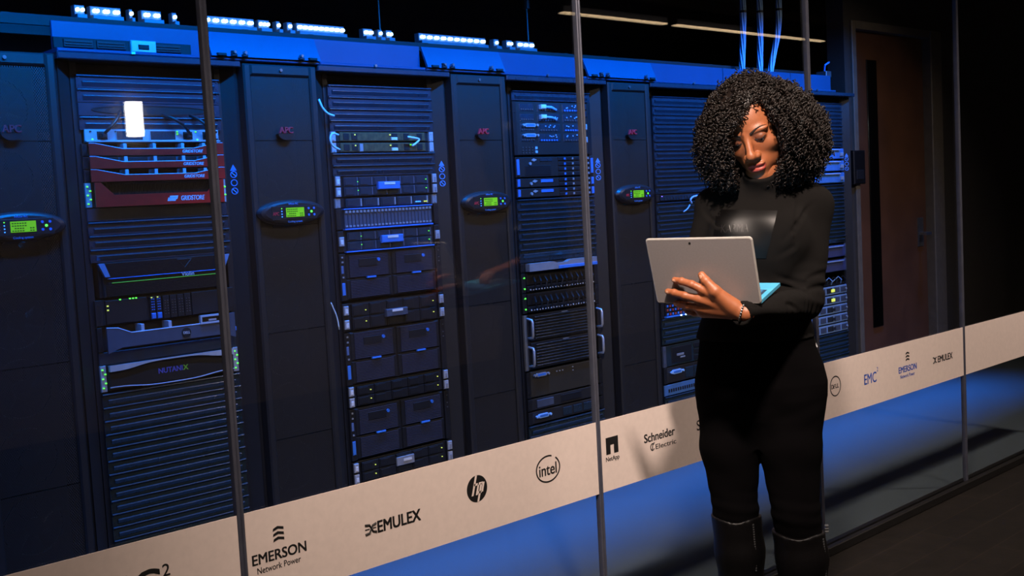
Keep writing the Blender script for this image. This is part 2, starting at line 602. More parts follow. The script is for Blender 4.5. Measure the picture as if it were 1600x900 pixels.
def build_rack(i, x0):
    t = thing('server_rack', 'black server rack ' + rack_words[i], 'server rack', (x0, FY, 0), 'server racks in the row')
    obj('plinth', MB().box(0.01, RW - 0.01, 0.03, 0.98, 0.0, 0.06), BLACK, t)
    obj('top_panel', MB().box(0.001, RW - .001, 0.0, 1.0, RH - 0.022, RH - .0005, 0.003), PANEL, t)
    obj('back_panel', MB().box(0.012, RW - 0.012, 0.985, 1.0, 0.06, RH - 0.022), DARK, t)
    for s in (0, 1):
        x = 0 if s == 0 else RW - 0.012
        obj('side_panel', MB().box(x, x + 0.012, 0.045, 1.0, 0.0, RH - 0.022), BLACK, t)
    obj('post', MB().prism([(0.66 - .05, .072), (.66 - .012, .035), (.66 - .012, .16), (.66 - .05, .16)], 'z', 0.06, RH - .024), COOLER, t)
    obj('post', MB().prism([(.012, .035), (.062, .072), (.062, .16), (.012, .16)], 'z', 0.06, RH - .024), COOLER, t)
    r = MB()
    for s in (-1, 1):
        xa = 0.337 + s * 0.2615
        r.box(xa - .011, xa + .011, DY - FY + .009, DY - FY + .03, 0.06, RH - .024)
    obj('mounting_rail', r, BLACK, t)
    obj('header', MB().box(0.06, .61, .10, .12, 1.92, RH - .024), DARK, t)
    if i in (0, 1, 2, 5):
        s = MB()
        z = 0
        s.prism([(-.012, .0), (.012, .0), (0, .022)], 'y', -.001, 0)
        for k in range(3):
            zc = -.014 - .030 * k
            s.ring(0, zc, .0125, .0125, .003, -.001, 0, 20)
            if k != 1:
                s.tube([(-.008, -.0005, zc + .008), (.008, -.0005, zc - .008)], .0014, 4)
        s.box(-.001, .001, -.001, 0, -.002, .012)
        o = obj('warning_sticker', s, STICK, t, loc=(.629, .0525, 1.585), label='blue row of triangle and circle signs')
        o.rotation_euler[2] = math.atan2(-.037, .038)
    return t


RT = [build_rack(i, x) for i, x in enumerate(RACKS)]


def perforated():
    m = bpy.data.materials.new('perforated_steel')
    m.use_nodes = True
    nt = m.node_tree
    p = nt.nodes['Principled BSDF']
    p.inputs['Base Color'].default_value = rgb(42, 39, 36)
    p.inputs['Roughness'].default_value = 0.5
    out = nt.nodes['Material Output']
    tc = nt.nodes.new('ShaderNodeTexCoord')
    ds = []
    for off in ((0, 0, 0), (0.5, 0, 0.5)):
        sc = nt.nodes.new('ShaderNodeVectorMath')
        sc.operation = 'MULTIPLY_ADD'
        sc.inputs[1].default_value = (1 / 0.0075, 0, 1 / 0.0105)
        sc.inputs[2].default_value = off
        nt.links.new(tc.outputs['Object'], sc.inputs[0])
        fr = nt.nodes.new('ShaderNodeVectorMath')
        fr.operation = 'FRACTION'
        nt.links.new(sc.outputs[0], fr.inputs[0])
        di = nt.nodes.new('ShaderNodeVectorMath')
        di.operation = 'DISTANCE'
        di.inputs[1].default_value = (0.5, 0, 0.5)
        nt.links.new(fr.outputs[0], di.inputs[0])
        ds.append(di)
    mn = nt.nodes.new('ShaderNodeMath')
    mn.operation = 'MINIMUM'
    nt.links.new(ds[0].outputs['Value'], mn.inputs[0])
    nt.links.new(ds[1].outputs['Value'], mn.inputs[1])
    lt = nt.nodes.new('ShaderNodeMath')
    lt.operation = 'LESS_THAN'
    lt.inputs[1].default_value = 0.27
    nt.links.new(mn.outputs[0], lt.inputs[0])
    mix = nt.nodes.new('ShaderNodeMixShader')
    tr = nt.nodes.new('ShaderNodeBsdfTransparent')
    nt.links.new(lt.outputs[0], mix.inputs[0])
    nt.links.new(p.outputs[0], mix.inputs[1])
    nt.links.new(tr.outputs[0], mix.inputs[2])
    nt.links.new(mix.outputs[0], out.inputs[0])
    return m


PERF = perforated()
LCD = mat('lcd_green', rgb(120, 200, 30), 0.3, emit=rgb(120, 190, 20), estr=0.55)
LCDT = mat('lcd_text', rgb(60, 110, 20), 0.4)
APCR = mat('badge_red', rgb(215, 50, 60), 0.4)
DISP = mat('display_black', rgb(30, 32, 36), 0.35)


def build_cooler(i, x0):
    words = ['cut by the left edge of the photo', 'left of the rack of drive shelves', 'right of the rack of drive shelves',
             'right of the middle glass joint beside the laptop']
    t = thing('cooling_unit', 'tall narrow black cooling unit, ' + words[i], 'cooling unit', (x0, FY, 0), 'cooling units between the racks')
    obj('cabinet', MB().box(.004, CW - .004, .14, 1.0, .03, RH - .005).box(.004, .03, .05, .14, .03, RH - .005).box(CW - .03, CW - .004, .05, .14, .03, RH - .005)
        .box(.03, CW - .03, .05, .14, RH - .04, RH - .005).box(.03, CW - .03, .05, .14, .03, .08), COOLER, t)
    for k in range(8):
        f = MB()
        zc = 1.80 - .225 * k
        f.ring(.165, zc, .098, .098, .006, .085, .10, 32)
        f.ring(.165, zc, .030, .030, .030, .088, .10, 20)
        for b in range(7):
            a = b * 2 * math.pi / 7
            ca, sa = math.cos(a), math.sin(a)
            cb, sb = math.cos(a + .55), math.sin(a + .55)
            f.add([(.165 + .028 * ca, .090, zc + .028 * sa), (.165 + .092 * ca, .092, zc + .092 * sa), (.165 + .092 * cb, .100, zc + .092 * sb), (.165 + .028 * cb, .100, zc + .028 * sb)], [(0, 1, 2, 3)])
        obj('fan', cached('fan%d' % k, lambda: f.mesh('fan')), DISP, t)
    d = MB()
    xl, xr, zb, zt, w = .010, CW - .008, .035, RH - .008, .030
    d.box(xl, xl + w, .0, .045, zb, zt, .006).box(xr - w, xr, .0, .045, zb, zt, .006)
    d.box(xl + w, xr - w, .0, .045, zt - .04, zt, .006).box(xl + w, xr - w, .0, .045, zb, zb + .05, .006)
    door = obj('door', cached('coolerdoor', lambda: d.mesh('door')), COOLER, t)
    m = MB()
    zs = [zb + .05, 0.58, 0.98, 1.375, 1.69, zt - .04]
    for a, b in zip(zs[:-1], zs[1:]):
        m.box(xl + w, xr - w, .010, .014, a + .0015, b - .0015)
    obj('mesh_panel', cached('coolermesh', lambda: m.mesh('mesh')), PERF, door)
    obj('screw', MB().disc(.165, RH - .028, .006, .006, -.006, .002, 14), STEEL, door)
    obj('badge_mount', MB().prism([(.165 + .032 * math.cos(a), 1.713 - abs(.022 * math.sin(a))) for a in [k * math.pi / 12 for k in range(13)]][::1], 'y', -.010, .012), BLACK, door)
    obj('badge', MB().text('APC', .165, 1.727, .023, -.004, w=.060, bold=.03, depth=.008), APCR, door, label='red lettered badge')
    ds = MB()
    cx, cz, n = .165, 1.423, 40
    rings = [(.146, .047, .010), (.146, .047, -.008), (.136, .041, -.022), (.120, .034, -.026)]
    vs, fs = [], []
    for rx, rz, y in rings:
        vs += [(cx + rx * math.cos(2 * math.pi * k / n), y, cz + rz * math.sin(2 * math.pi * k / n)) for k in range(n)]
    for a in range(len(rings) - 1):
        for k in range(n):
            j = (k + 1) % n
            fs.append((a * n + k, a * n + j, (a + 1) * n + j, (a + 1) * n + k))
    fs.append(tuple((len(rings) - 1) * n + k for k in range(n)))
    ds.add(vs, fs)
    disp = obj('display', cached('disp', lambda: ds.mesh('display')), DISP, t)
    obj('display_inset', MB().box(cx - .095, cx + .100, -.0275, -.0255, cz - .027, cz + .024, .0008), BLACK, disp)
    obj('screen', MB().box(cx - .035, cx + .043, -.029, -.0265, cz - .017, cz + .017), LCD, disp, label='lit green screen')
    tx = MB()
    rnd = random.Random(4)
    for r_ in range(4):
        for c in range(9):
            if rnd.random() < .75:
                tx.box(cx - .031 + c * .0078, cx - .0255 + c * .0078, -.0294, -.0288, cz + .009 - r_ * .0078, cz + .0125 - r_ * .0078)
    obj('screen_text', tx, LCDT, disp)
    obj('printed_letters', MB().text('APC', cx - .078, cz - .003, .012, -.0276, w=.026, bold=.02, depth=.0005), APCR, disp)
    obj('printed_caption', MB().text('InRow RC', cx, cz + .032, .007, -.0258, depth=.0005), STICK, disp)
    obj('printed_caption', MB().text('Cooling system', cx + .002, cz - .0335, .007, -.0258, depth=.0005), STICK, disp)
    for k in range(4):
        obj('led', cached('dled%d' % k, lambda: MB().disc(cx - .053, cz + .015 - .010 * k, .002, .002, -.029, -.027, 8).mesh('led')), LEDG if k == 0 else LEDB, disp)
    for k, (dx, dz) in enumerate([(.075, .0), (.063, .012), (.087, .012), (.063, -.012), (.087, -.012)]):
        obj('button', cached('dbut%d' % k, lambda: MB().disc(cx + dx, cz + dz, .0045, .0045, -.0295, -.027, 12).mesh('button')), BLUEP if k else LEDG, disp)
    return t


for i, x in enumerate(COOL):
    build_cooler(i, x)

# blue-lit cable trough standing on the racks
trough_words = ['above the leftmost rack', 'above the rack of drive shelves', 'above the rack behind the middle joint', "above the rack at the woman's shoulder",
                'above the rack behind the woman', 'above the last rack by the door']
bolt_mb = lambda x, z, y: MB().disc(x, z, .006, .006, y - .008, y, 10)
TZ0, TZ1 = RH, 2.078
xs = [(1.465, 2.00), (2.462, 2.98), (3.425, 3.96), (4.47, 5.09), (5.095, 5.755), (5.76, 6.20)]
for i, (a, b) in enumerate(xs):
    t = thing('cable_trough', 'plain dark blue-lit cable trough section ' + trough_words[i], 'cable trough', (0, FY, 0), 'cable trough sections over the racks')
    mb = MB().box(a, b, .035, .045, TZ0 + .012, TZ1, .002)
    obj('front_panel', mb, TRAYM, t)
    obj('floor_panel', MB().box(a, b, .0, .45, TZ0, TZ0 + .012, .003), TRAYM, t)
    if i > 0:
        obj('bolt', bolt_mb((a + b) / 2, TZ0 + .0075, .0), STEEL, t)
    if i == 0:
        obj('slot_frame', MB().box(a + .0, a + .48, .026, .036, TZ0 + .014, TZ0 + .050, .002), DARK, t)
        for k in range(3):
            xq = a + .03 + k * .11 + (.09 if k == 2 else 0)
            s = MB().box(xq, xq + .10, .021, .027, TZ0 + .018, TZ0 + .045, .002)
            s.box(xq + .006, xq + .094, .018, .022, TZ0 + .026, TZ0 + .029).box(xq + .006, xq + .094, .018, .022, TZ0 + .035, TZ0 + .038)
            obj('slot_cover', s, BLACK, t)
        obj('socket_plate', MB().box(a + .255, a + .345, .014, .027, TZ0 + .012, TZ0 + .052, .003), ALU, t, label='pale socket plate')
        obj('socket', MB().box(a + .28, a + .318, .010, .015, TZ0 + .022, TZ0 + .038, .002), DARK, t)
        obj('bolt', MB().box(a + .245, a + .258, -.006, .0, TZ0 + .002, TZ0 + .010), WHITE, t)
cw = ['over the first full cooling unit', 'over the second full cooling unit', 'behind the middle glass joint and over the last cooling unit']
for i, (a, b) in enumerate([(2.003, 2.459), (2.983, 3.422), (3.963, 4.467)]):
    t = thing('cable_trough', 'bright blue-lit trapezoid trough cover ' + cw[i], 'cable trough', (0, FY, 0), 'bright trough covers over the cooling units')
    # cover leaning back towards the top
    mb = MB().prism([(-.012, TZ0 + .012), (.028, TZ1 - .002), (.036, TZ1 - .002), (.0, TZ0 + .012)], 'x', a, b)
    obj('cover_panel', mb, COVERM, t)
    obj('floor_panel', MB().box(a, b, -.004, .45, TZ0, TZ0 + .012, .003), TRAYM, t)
    for k, xq in enumerate((a + .02, b - .055)):
        obj('hinge', MB().box(xq, xq + .035, -.020, -.004, TZ0 + .012, TZ0 + .022, .002), DARK, t)
    for k, xq in enumerate((a + .075, a + .118, b - .10)):
        lt = MB().box(xq, xq + .022, -.022, -.002, TZ0 + .012, TZ0 + .020, .002)
        if k == 0:
            lt.box(xq + .004, xq + .02, -.018, -.006, TZ0 + .020, TZ0 + .032, .002)
        l_ = obj('latch', lt, BLACK, t)
        obj('bolt', MB().disc(xq + .013, TZ0 + .027, .0055, .0055, -.022, -.006, 10), STEEL, l_)

# LED light bars on a cable ladder behind the trough
LADDER = mat('ladder_black', rgb(22, 22, 23), 0.6)
t = thing('cable_ladder', 'black cable ladder running above the racks under the LED light bars', 'cable ladder', (0, 1.70, 0))
for yq in (-.10, .10):
    obj('side_rail', MB().box(1.0, 6.3, yq - .008, yq + .008, 2.10, 2.135), LADDER, t)
rg = MB()
for k in range(18):
    rg.box(1.1 + k * .3, 1.125 + k * .3, -.10, .10, 2.126, 2.138)
obj('rung', rg, LADDER, t)
for k, xq in enumerate((1.8, 2.8, 3.8, 4.8, 5.9)):
    obj('stand', MB().box(xq - .02, xq + .02, -.02, .02, RH + .0125, 2.128).box(xq - .02, xq + .02, -.10, .10, 2.09, 2.104), LADDER, t)
bars = [(120, 136, 2), (145, 193, 6), (206, 211, 1), (225, 256, 4), (273, 280, 1), (320, 401, 12), (408, 425, 3), (436, 442, 1), (453, 461, 1), (468, 542, 18),
        (572, 587, 4), (595, 602, 1), (608, 617, 2), (659, 763, 20), (776, 784, 1), (796, 805, 2), (812, 839, 6)]
BARM = mat('led_bar_case', rgb(120, 130, 145), 0.35, 0.2)
for i, (pa, pb, n) in enumerate(bars):
    yy = 17 + .0786 * ((pa + pb) / 2 - 126)
    a, b = at(pa, yy, 1.64), at(pb, yy, 1.64)
    w = b[0] - a[0]
    zc = 2.168
    t = thing('led_light_bar', ORD[i] + ' glowing blue-white LED light bar from the left, on the ladder above the racks', 'LED light', (a[0], 1.66, zc - .033), 'LED light bars above the racks')
    t['label'] = '%s glowing blue-white LED light bar from the left above the racks' % ORD[i]
    obj('bar_case', MB().box(0, w, -.022, .03, 0.004, .022, .002).box(0, w, .0, .03, .022, .056, .002), BARM, t)
    for k in range(n):
        xq = w * (k + .5) / n
        if n > 3:
            xq += w / n * .22 * (1 if k % 2 == 0 else -1)
        obj('led', cached('barled', lambda: MB().disc(0, 0, .0060, .0068, -.010, .0, 14).mesh('led')), LEDW, t, loc=(xq, .0, .039))

# hanging rods that carry the ladder
for k, (px, lbl) in enumerate([(592, 'thin dark threaded rod hanging above the rack of drive shelves'), (823, 'thin dark threaded rod with chain hanging left of the middle joint')]):
    p = at(px, 20, 1.70)
    t = thing('hanging_rod', lbl, 'hanging rod', (p[0], 1.70, 2.0))
    obj('rod', MB().tube([(0, 0, .135), (0, 0, 1.0)], .005, 8), BLACK, t)
    obj('sleeve', MB().tube([(0, 0, .36), (0, 0, 1.0)], .018, 10), COOLER, t)
    obj('nut', MB().prism([(.012 * math.cos(a * math.pi / 3), .012 * math.sin(a * math.pi / 3)) for a in range(6)], 'z', .12, .15), STEEL, t)

# blue cable bundles coming down from the ceiling
CABL = mat('cable_pale_blue', rgb(150, 190, 230), 0.5)
for k, (pts, lbl) in enumerate([([(1161, 0), (1161, 60), (1159, 98)], 'leftmost of three pale blue cable bundles dropping behind the trough'),
                                ([(1187, 0), (1188, 60), (1187, 106)], 'middle of three pale blue cable bundles dropping behind the trough'),
                                ([(1217, 0), (1217, 50), (1203, 107)], 'rightmost and bent one of three pale blue cable bundles behind the trough')]):
    ps = [at(a, b, 1.535) for a, b in pts]
    top = np.array([ps[0][0], 1.535, 2.99])
    bot = np.array([ps[-1][0], 1.535, 2.02])
    t = thing('cable_bundle', lbl, 'cables', (ps[-1][0], 1.535, 2.0), 'cable bundles from the ceiling')
    path = [top] + ps + [bot]
    path = [p - np.array(t.location) for p in path]
    # resample smoothly
    q = []
    for a in range(len(path) - 1):
        for s in range(6):
            f = s / 6
            q.append(path[a] * (1 - f) + path[a + 1] * f)
    q.append(path[-1])
    q = [np.mean(q[max(0, a - 3):a + 4], axis=0) if 0 < a < len(q) - 1 else q[a] for a in range(len(q))]
    for c in range(7):
        a = c * 2 * math.pi / 6
        rr = 0 if c == 6 else .013
        obj('cable', MB().tube([p + np.array((rr * math.cos(a + .25 * j), rr * math.sin(a + .25 * j), 0)) for j, p in enumerate(q)], .0065, 6), CABL, t, smooth=True)
    obj('cable_tie', MB().tube([q[8] + np.array((0, 0, -.006)), q[8] + np.array((0, 0, .006))], .0215, 12), BLACK, t)
t = thing('access_reader', 'black access reader box beside the last rack and the door', 'card reader', (6.56, 1.44, 1.41))
obj('reader_case', MB().box(-.055, .085, -.045, 0, 0, .215, .006), mat('reader_black', rgb(12, 12, 13), .4), t)
obj('reader_pad', MB().box(-.03, .06, -.048, -.044, .03, .09, .002), BLACK, t)
obj('led', MB().box(.01, .02, -.048, -.044, .18, .186), BLACK, t)
p = at(1297, 98, 1.42)
t = thing('cable_clamp', 'small blue-lit clamp on the right end of the trough', 'clamp', (p[0] - .05, 1.42, 2.078))
obj('clamp_block', MB().box(-.03, .03, -.02, .05, -.002, .035, .004), STEEL, t)
obj('clamp_handle', MB().tube([(-.02, 0, .035), (-.03, -.01, .07), (.02, -.01, .09)], .006, 8), BLUEP, t)

# corridor lamps that show as reflections in the glass
LAMPW = mat('lamp_warm', rgb(255, 225, 180), 0.4, emit=(1.0, 0.72, 0.42, 1), estr=5.0)
for k, (a, b, w_) in enumerate([(6.46, 7.74, 'left'), (7.88, 10.28, 'right')]):
    t = thing('linear_lamp', 'warm linear ceiling lamp seen as the %s streak reflected in the glass' % w_, 'lamp', ((a + b) / 2, -3.84, 2.86), 'linear corridor lamps')
    l = (b - a) / 2
    obj('lamp_body', MB().box(-l, l, -.03, .03, .012, .06), BLACK, t)
    obj('diffuser', MB().box(-l, l, -.028, .028, 0, .012), LAMPW, t)
    for xq in (-l * .8, l * .8):
        obj('hanger', MB().tube([(xq, 0, .06), (xq, 0, .14)], .004, 6), BLACK, t)
t = thing('wall_lamp', 'small bright white wall lamp seen as a reflection over the leftmost rack', 'lamp', (3.515, YF, 2.0))
obj('lamp_plate', MB().box(-.06, .06, 0, .02, 0, .25), WHITE, t)
obj('lamp_shade', MB().box(-.052, .052, .02, .07, .005, .245, 0), mat('lamp_white', rgb(255, 255, 250), .4, emit=(1, .97, .92, 1), estr=22), t)

# ------------------------------------------------------------------ what is mounted in the racks
HW = 0.258          # half the width of a front


def dev(name, label, cat, r, z0, group=None):
    return thing(name, label, cat, (RACKS[r] + .337, DY, z0), group)


def blank_mb():
    h = U - .0015
    m = MB()
    lip = lambda z, y, r: [(y + r - r * math.sin(k * math.pi / 12), z - r + r * math.cos(k * math.pi / 12)) for k in range(7)]
    m.prism([(0.004, 0), (0.004, h)] + lip(h, -.0095, .0045) + [(-.002, h - .010), (-.002, 0)], 'x', -HW, HW)
    m.prism([(-.001, .004), (-.001, .0235)] + lip(.0235, -.0100, .0045) + [(-.003, .006)], 'x', -HW + .018, HW - .018)
    for s in (-1, 1):
        for z in (.010, .034):
            m.disc(s * (HW - .008), z, .003, .003, -.005, -.001, 8)
    return m


def blanks(r, ztop, n, bank, first=0, total=None):
    tot = total or n
    for k in range(n):
        me = cached('blank', lambda: blank_mb().mesh('blanking_panel'))
        o = obj('blanking_panel', me, PANEL, None, loc=(RACKS[r] + .337, DY, ztop - (k + 1) * U))
        j = k + first
        lab = ('single ridged black blanking panel ' if tot == 1 else '%s ridged blanking panel down, ' % ORD[j]) + bank
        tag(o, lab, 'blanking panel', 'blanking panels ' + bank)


def chassis(t, h, m=None, depth=.45, y=.004, hw=.235):
    return obj('chassis', cached(('ch', round(h, 4), depth, y, hw), lambda: MB().box(-hw, hw, y, depth, 0.001, h - .001, .002).mesh('chassis')), m or BLACK, t)


def ears(t, h, m=PANEL, led=None, handle=False, w=.024):
    for s in (-1, 1):
        mb = MB()
        a, b = (HW - w, HW) if s > 0 else (-HW, -HW + w)
        mb.box(a, b, -.004, .006, .001, h - .001, .001)
        for z in (h * .2, h * .8):
            mb.disc((a + b) / 2, z, .0035, .0035, -.006, -.003, 8)
        e = obj('mounting_ear', mb, m, t)
        if led:
            for k in range(led):
                obj('led', cached('earled', lambda: MB().box(-.003, .003, -.0065, -.003, -.0022, .0022).mesh('led')), LEDG if k % 3 != 1 else LEDY, e,
                    loc=(a + .007 + (k % 2) * .009, 0, h * (.16 + .68 * k / max(1, led - 1))))


def dots(parent, pts, m, s=.0025, name='led', y=-.004):
    for (x, z) in pts:
        obj(name, cached((name, s, m.name), lambda: MB().box(-s, s, -.002, .002, -s * .8, s * .8).mesh(name)), m, parent, loc=(x, y, z))


# ---- leftmost rack
b = 'in the top bank of the leftmost rack'
blanks(0, 1.913, 2, b)
t = dev('cable_pass_panel', 'black panel with a long oval cable slot, under the top bank of the leftmost rack', 'cable panel', 0, 1.776)
obj('plate', MB().box(-HW, HW, -.001, .004, 0, U - .001, .002), PANEL, t)
obj('slot_rim', MB().ring(0, .022, .215, .017, .004, -.004, 0, 40), BLACK, t)
obj('brush', MB().disc(0, .022, .212, .0145, -.002, -.0005, 40), DARK, t)
blanks(0, 1.776, 1, 'just above the pale appliance of the leftmost rack')
h = .045
t = dev('storage_appliance', 'pale blue-lit appliance with honeycomb vents above the red bezels', 'storage appliance', 0, 1.689)
chassis(t, h, ALU)
obj('face_plate', MB().box(-.245, .245, -.003, .004, .001, h - .001, .002), ALU, t)
HEX = mat('vent_mesh', rgb(26, 28, 34), .6, var=.9, scale=260)
for k, xq in enumerate((-.185, -.09, .03, .125, .20)):
    w_ = .048 if k in (1, 2) else .032
    if k in (1, 2):
        v = obj('vent', MB().box(xq - w_, xq + w_, -.0055, -.002, .007, h - .007, .001), HEX, t, label='dark honeycomb vent')
        obj('vent_rim', MB().ring(xq, h / 2, w_ * 1.42, .024, .003, -.006, -.002, 4, math.pi / 4, 2 * math.pi + math.pi / 4), ALU, v)
    else:
        s_ = obj('socket', MB().box(xq - .018, xq + .018, -.006, -.002, .009, h - .009, .003), DARK, t)
        obj('plug', MB().box(xq - .010, xq + .010, -.022, -.004, .013, h - .015, .004), BLACK, s_)
dots(t, [(-.22, .010), (-.05, .036), (-.05, .028), (.085, .036), (.085, .028), (.16, .008), (.155, .036), (.22, .010)], LEDG)
dots(t, [(-.225, .036), (.237, .036), (.237, .010), (-.138, .036)], DARK, .003, 'screw')
obj('lip', MB().box(-.245, .245, -.014, -.002, 0, .005, .001), ALU, t)
# black cables hanging in front of it
for k, (pts, lbl) in enumerate([([(188, 172), (184, 185), (172, 200), (163, 209)], 'short black power cable into the left socket of the pale appliance'),
                                ([(252, 180), (270, 184), (288, 196), (299, 212)], 'long black power cable into the right sockets of the pale appliance'),
                                ([(296, 180), (315, 188), (326, 203), (330, 214)], 'black power cable behind the first metal joint above the pale appliance')]):
    ps = [at(a, c, 1.355) for a, c in pts]
    ps[0] = at(*pts[0], 1.392)
    ps[-1] = at(*pts[-1], 1.375)
    ctr = np.array(ps[-1])
    q = []
    for a in range(len(ps) - 1):
        for s in range(5):
            f = s / 5
            q.append(ps[a] * (1 - f) + ps[a + 1] * f - ctr)
    q.append(ps[-1] - ctr)
    q = [np.mean(q[max(0, a - 2):a + 3], axis=0) if 0 < a < len(q) - 1 else q[a] for a in range(len(q))]
    o = obj('power_cable', MB().tube(q, .0055, 8), BLACK, None, loc=tuple(ctr), smooth=True)
    tag(o, lbl, 'cable', 'power cables of the pale appliance')


def dip_bezel(h, band, yf, lift=0.0, x_end=.055, x_in=.10, hw=.255):
    """a bezel whose ends stand the full height and whose middle is a low band"""
    m = MB()
    prof = [(-hw, .001), (hw, .001), (hw, h - .001), (hw - .02, h - .001), (hw - x_in, band), (-hw + x_in, band), (-hw + .02, h - .001), (-hw, h - .001)]
    m.prism(prof, 'y', yf, yf + .006)
    # rounded top lip along the band that catches light
    e = .0035
    path = [(-hw, h - .002), (-hw + .02, h - .002), (-hw + x_in, band), (hw - x_in, band), (hw - .02, h - .002), (hw, h - .002)]
    return m, path


def lip_tube(path, yf, r=.003):
    return MB().tube([(a, yf, c) for a, c in path], r, 6)


REDT = mat('bezel_edge_pale', rgb(170, 175, 190), .35)
for k, zt in enumerate((1.6865, 1.6430, 1.5995)):
    h = .0425
    lab = ['topmost', 'middle', 'lowest'][k] + ' of three thin red bezel servers in the leftmost rack'
    t = dev('storage_server', lab, 'server', 0, zt - h - .0008, 'thin red bezel servers')
    chassis(t, h, DARK, y=.02)
    ears(t, h, BLACK, w=.018)
    mb, path = dip_bezel(h, .022, -.030, x_in=.115, hw=.245)
    bz = obj('bezel', mb, RED, t, label='red bezel')
    obj('bezel_edge', lip_tube(path, -.028, .0022), REDT, bz, label='pale edge')
    for xq in (-.12, -.015, .09, .17):
        obj('strut', MB().box(xq - .006, xq + .006, -.028, .018, .022, h - .002, .001), REDT, bz)
    obj('lettering', MB().text('GRIDSTORE', .125, .0125, .0105, -.0305, w=.078, bold=.02, shear=.2, depth=.0006), CREAM, bz)
    obj('latch', MB().box(.246, .257, -.008, -.003, .010, .024, .001), BLUEP, t)
h = .0835
t = dev('storage_server', 'tall red bezel server with larger lettering below the three thin red ones', 'server', 0, 1.4725)
chassis(t, h, DARK, y=.02)
ears(t, h, ALU, led=5, w=.020)
mb, path = dip_bezel(h, .040, -.030, x_in=.065, hw=.236)
bz = obj('bezel', mb, RED, t, label='red bezel')
g = MB()
for k in range(70):
    xq = -.19 + k * .38 / 69
    g.box(xq - .0012, xq + .0012, -.004, .012, .040, h - .004)
obj('grille', g, BLACK, t)
obj('lettering', MB().text('GRIDSTORE', .112, .021, .016, -.0305, w=.090, bold=.02, shear=.2, depth=.0006), CREAM, bz)
ic = MB()
for (dx, dz) in ((0, 0), (.007, .006)):
    ic.prism([(.016 + dx, .012 + dz), (.046 + dx, .012 + dz), (.050 + dx, .024 + dz), (.020 + dx, .024 + dz)], 'y', -.0306, -.030)
ic.prism([(.024, .0165), (.048, .0165), (.0505, .0225), (.0265, .0225)], 'y', -.0312, -.0306)
obj('emblem', ic, CREAM, bz)
o = obj('blanking_panel', MB().box(-HW, HW, -.001, .004, 0, U - .001, .002), PANEL, None, loc=(RACKS[0] + .337, DY, 1.4265))
tag(o, 'flat dark blanking plate directly under the tall red bezel server', 'blanking panel')
blanks(0, 1.4265, 3, 'in the bank below the red bezels')
h = .122
t = dev('flash_array', 'black flash array with a green line and triangle mark in the leftmost rack', 'storage array', 0, 1.168)
chassis(t, h, BLACK)
obj('front_panel', MB().box(-.225, .225, -.006, .004, .002, h - .002, .003), DARK, t)
gm = MB()
for k in range(10):
    gm.box(-.215, .215, -.009, -.006, .068 + k * .005, .0705 + k * .005)
obj('grille', gm, BLACK, t)
gm = MB()
for k in range(8):
    gm.box(-.215, .215, -.009, -.006, .006 + k * .005, .0085 + k * .005)
obj('grille', gm, BLACK, t)
obj('edge_strip', MB().box(-.21, .225, -.012, -.006, .0635, .066, .0008), BLUEP, t)
obj('light_strip', MB().box(-.195, .225, -.010, -.006, .049, .0515), mat('green_line', rgb(80, 180, 60), .4, emit=(.12, .5, .06, 1), estr=.22), t, label='thin green light line')
obj('lettering', MB().text('Violin', .08, .060, .014, -.012, w=.048, bold=.01, depth=.0006), CREAM, t)
tr_ = MB()
for a_, c_ in (((.045, .112), (.10, .112)), ((.10, .112), (.0725, .083)), ((.0725, .083), (.045, .112))):
    tr_.tube([(a_[0], -.0095, a_[1]), (c_[0], -.0095, c_[1])], .0012, 4)
obj('emblem', tr_, COOLER, t)
for s in (-1, 1):
    hd = MB().prism([(s * .243, .118), (s * .222, .118), (s * .205, .072), (s * .222, .072)][::s], 'y', -.022, -.010)
    obj('handle', hd, mat('handle_blue_grey', rgb(120, 150, 190), .35, .3), t, label='pale blue handle')
h = .088
t = dev('network_switch', 'dark modular unit with tiny green lights and two blue-tipped modules', 'network switch', 0, 1.076)
chassis(t, h, DARK)
ears(t, h, BLACK)
obj('module', MB().box(-.222, -.075, -.004, .004, .004, h - .004, .002), BLACK, t)
for k in range(2):
    md = obj('line_module', MB().box(-.066 + k * .022, -.048 + k * .022, -.008, .004, .004, h - .006, .001), BLACK, t)
    obj('tip', MB().box(-.065 + k * .022, -.049 + k * .022, -.014, -.008, .006, .026, .002), BLUEP, md, label='blue tip')
    dots(md, [(-.060 + k * .022, .038 + .009 * q) for q in range(5)] + [(-.053 + k * .022, .038 + .009 * q) for q in range(5)], BLUEP, .002, 'port', -.009)
    dots(md, [(-.060 + k * .022, .080)], LEDY, .0022, 'led', -.009)
for k in range(4):
    md = obj('line_module', MB().box(-.018 + k * .027, .006 + k * .027, -.006, .004, .004, h - .006, .001), BLACK, t)
    dots(md, [(-.011 + k * .027, .020 + .009 * q) for q in range(6)] + [(-.001 + k * .027, .020 + .009 * q) for q in range(6)], STEEL, .0016, 'port', -.007)
obj('module', MB().box(.092, .23, -.003, .004, .004, h - .004, .002), BLACK, t)
dots(t, [(-.215, .066), (-.215, .052)], LEDY, .003)
dots(t, [(-.17, .094 - .010), (-.135, .084), (-.124, .084), (-.113, .084)], LEDG, .0028)
h = .084
t = dev('rack_server', 'grey bezel server with round badge and lifted blue-lit handle', 'server', 0, .989)
chassis(t, h, DARK, y=.02)
ears(t, h, BLACK, w=.018)
hw = .238
mb = MB()
prof = [(-hw, -.004), (-hw + .05, .012), (hw - .05, .012), (hw, -.004), (hw, h), (hw - .03, h), (hw - .065, .058), (-hw + .085, .058), (-hw + .04, h - .006), (-hw, h - .002)]
mb.prism(prof, 'y', -.036, -.028)
bz = obj('bezel', mb, GREYB, t)
obj('bezel_edge', lip_tube([(-hw, h - .002), (-hw + .04, h - .006), (-hw + .085, .058), (hw - .065, .058)], -.034, .0028), REDT, bz, label='pale blue-lit edge')
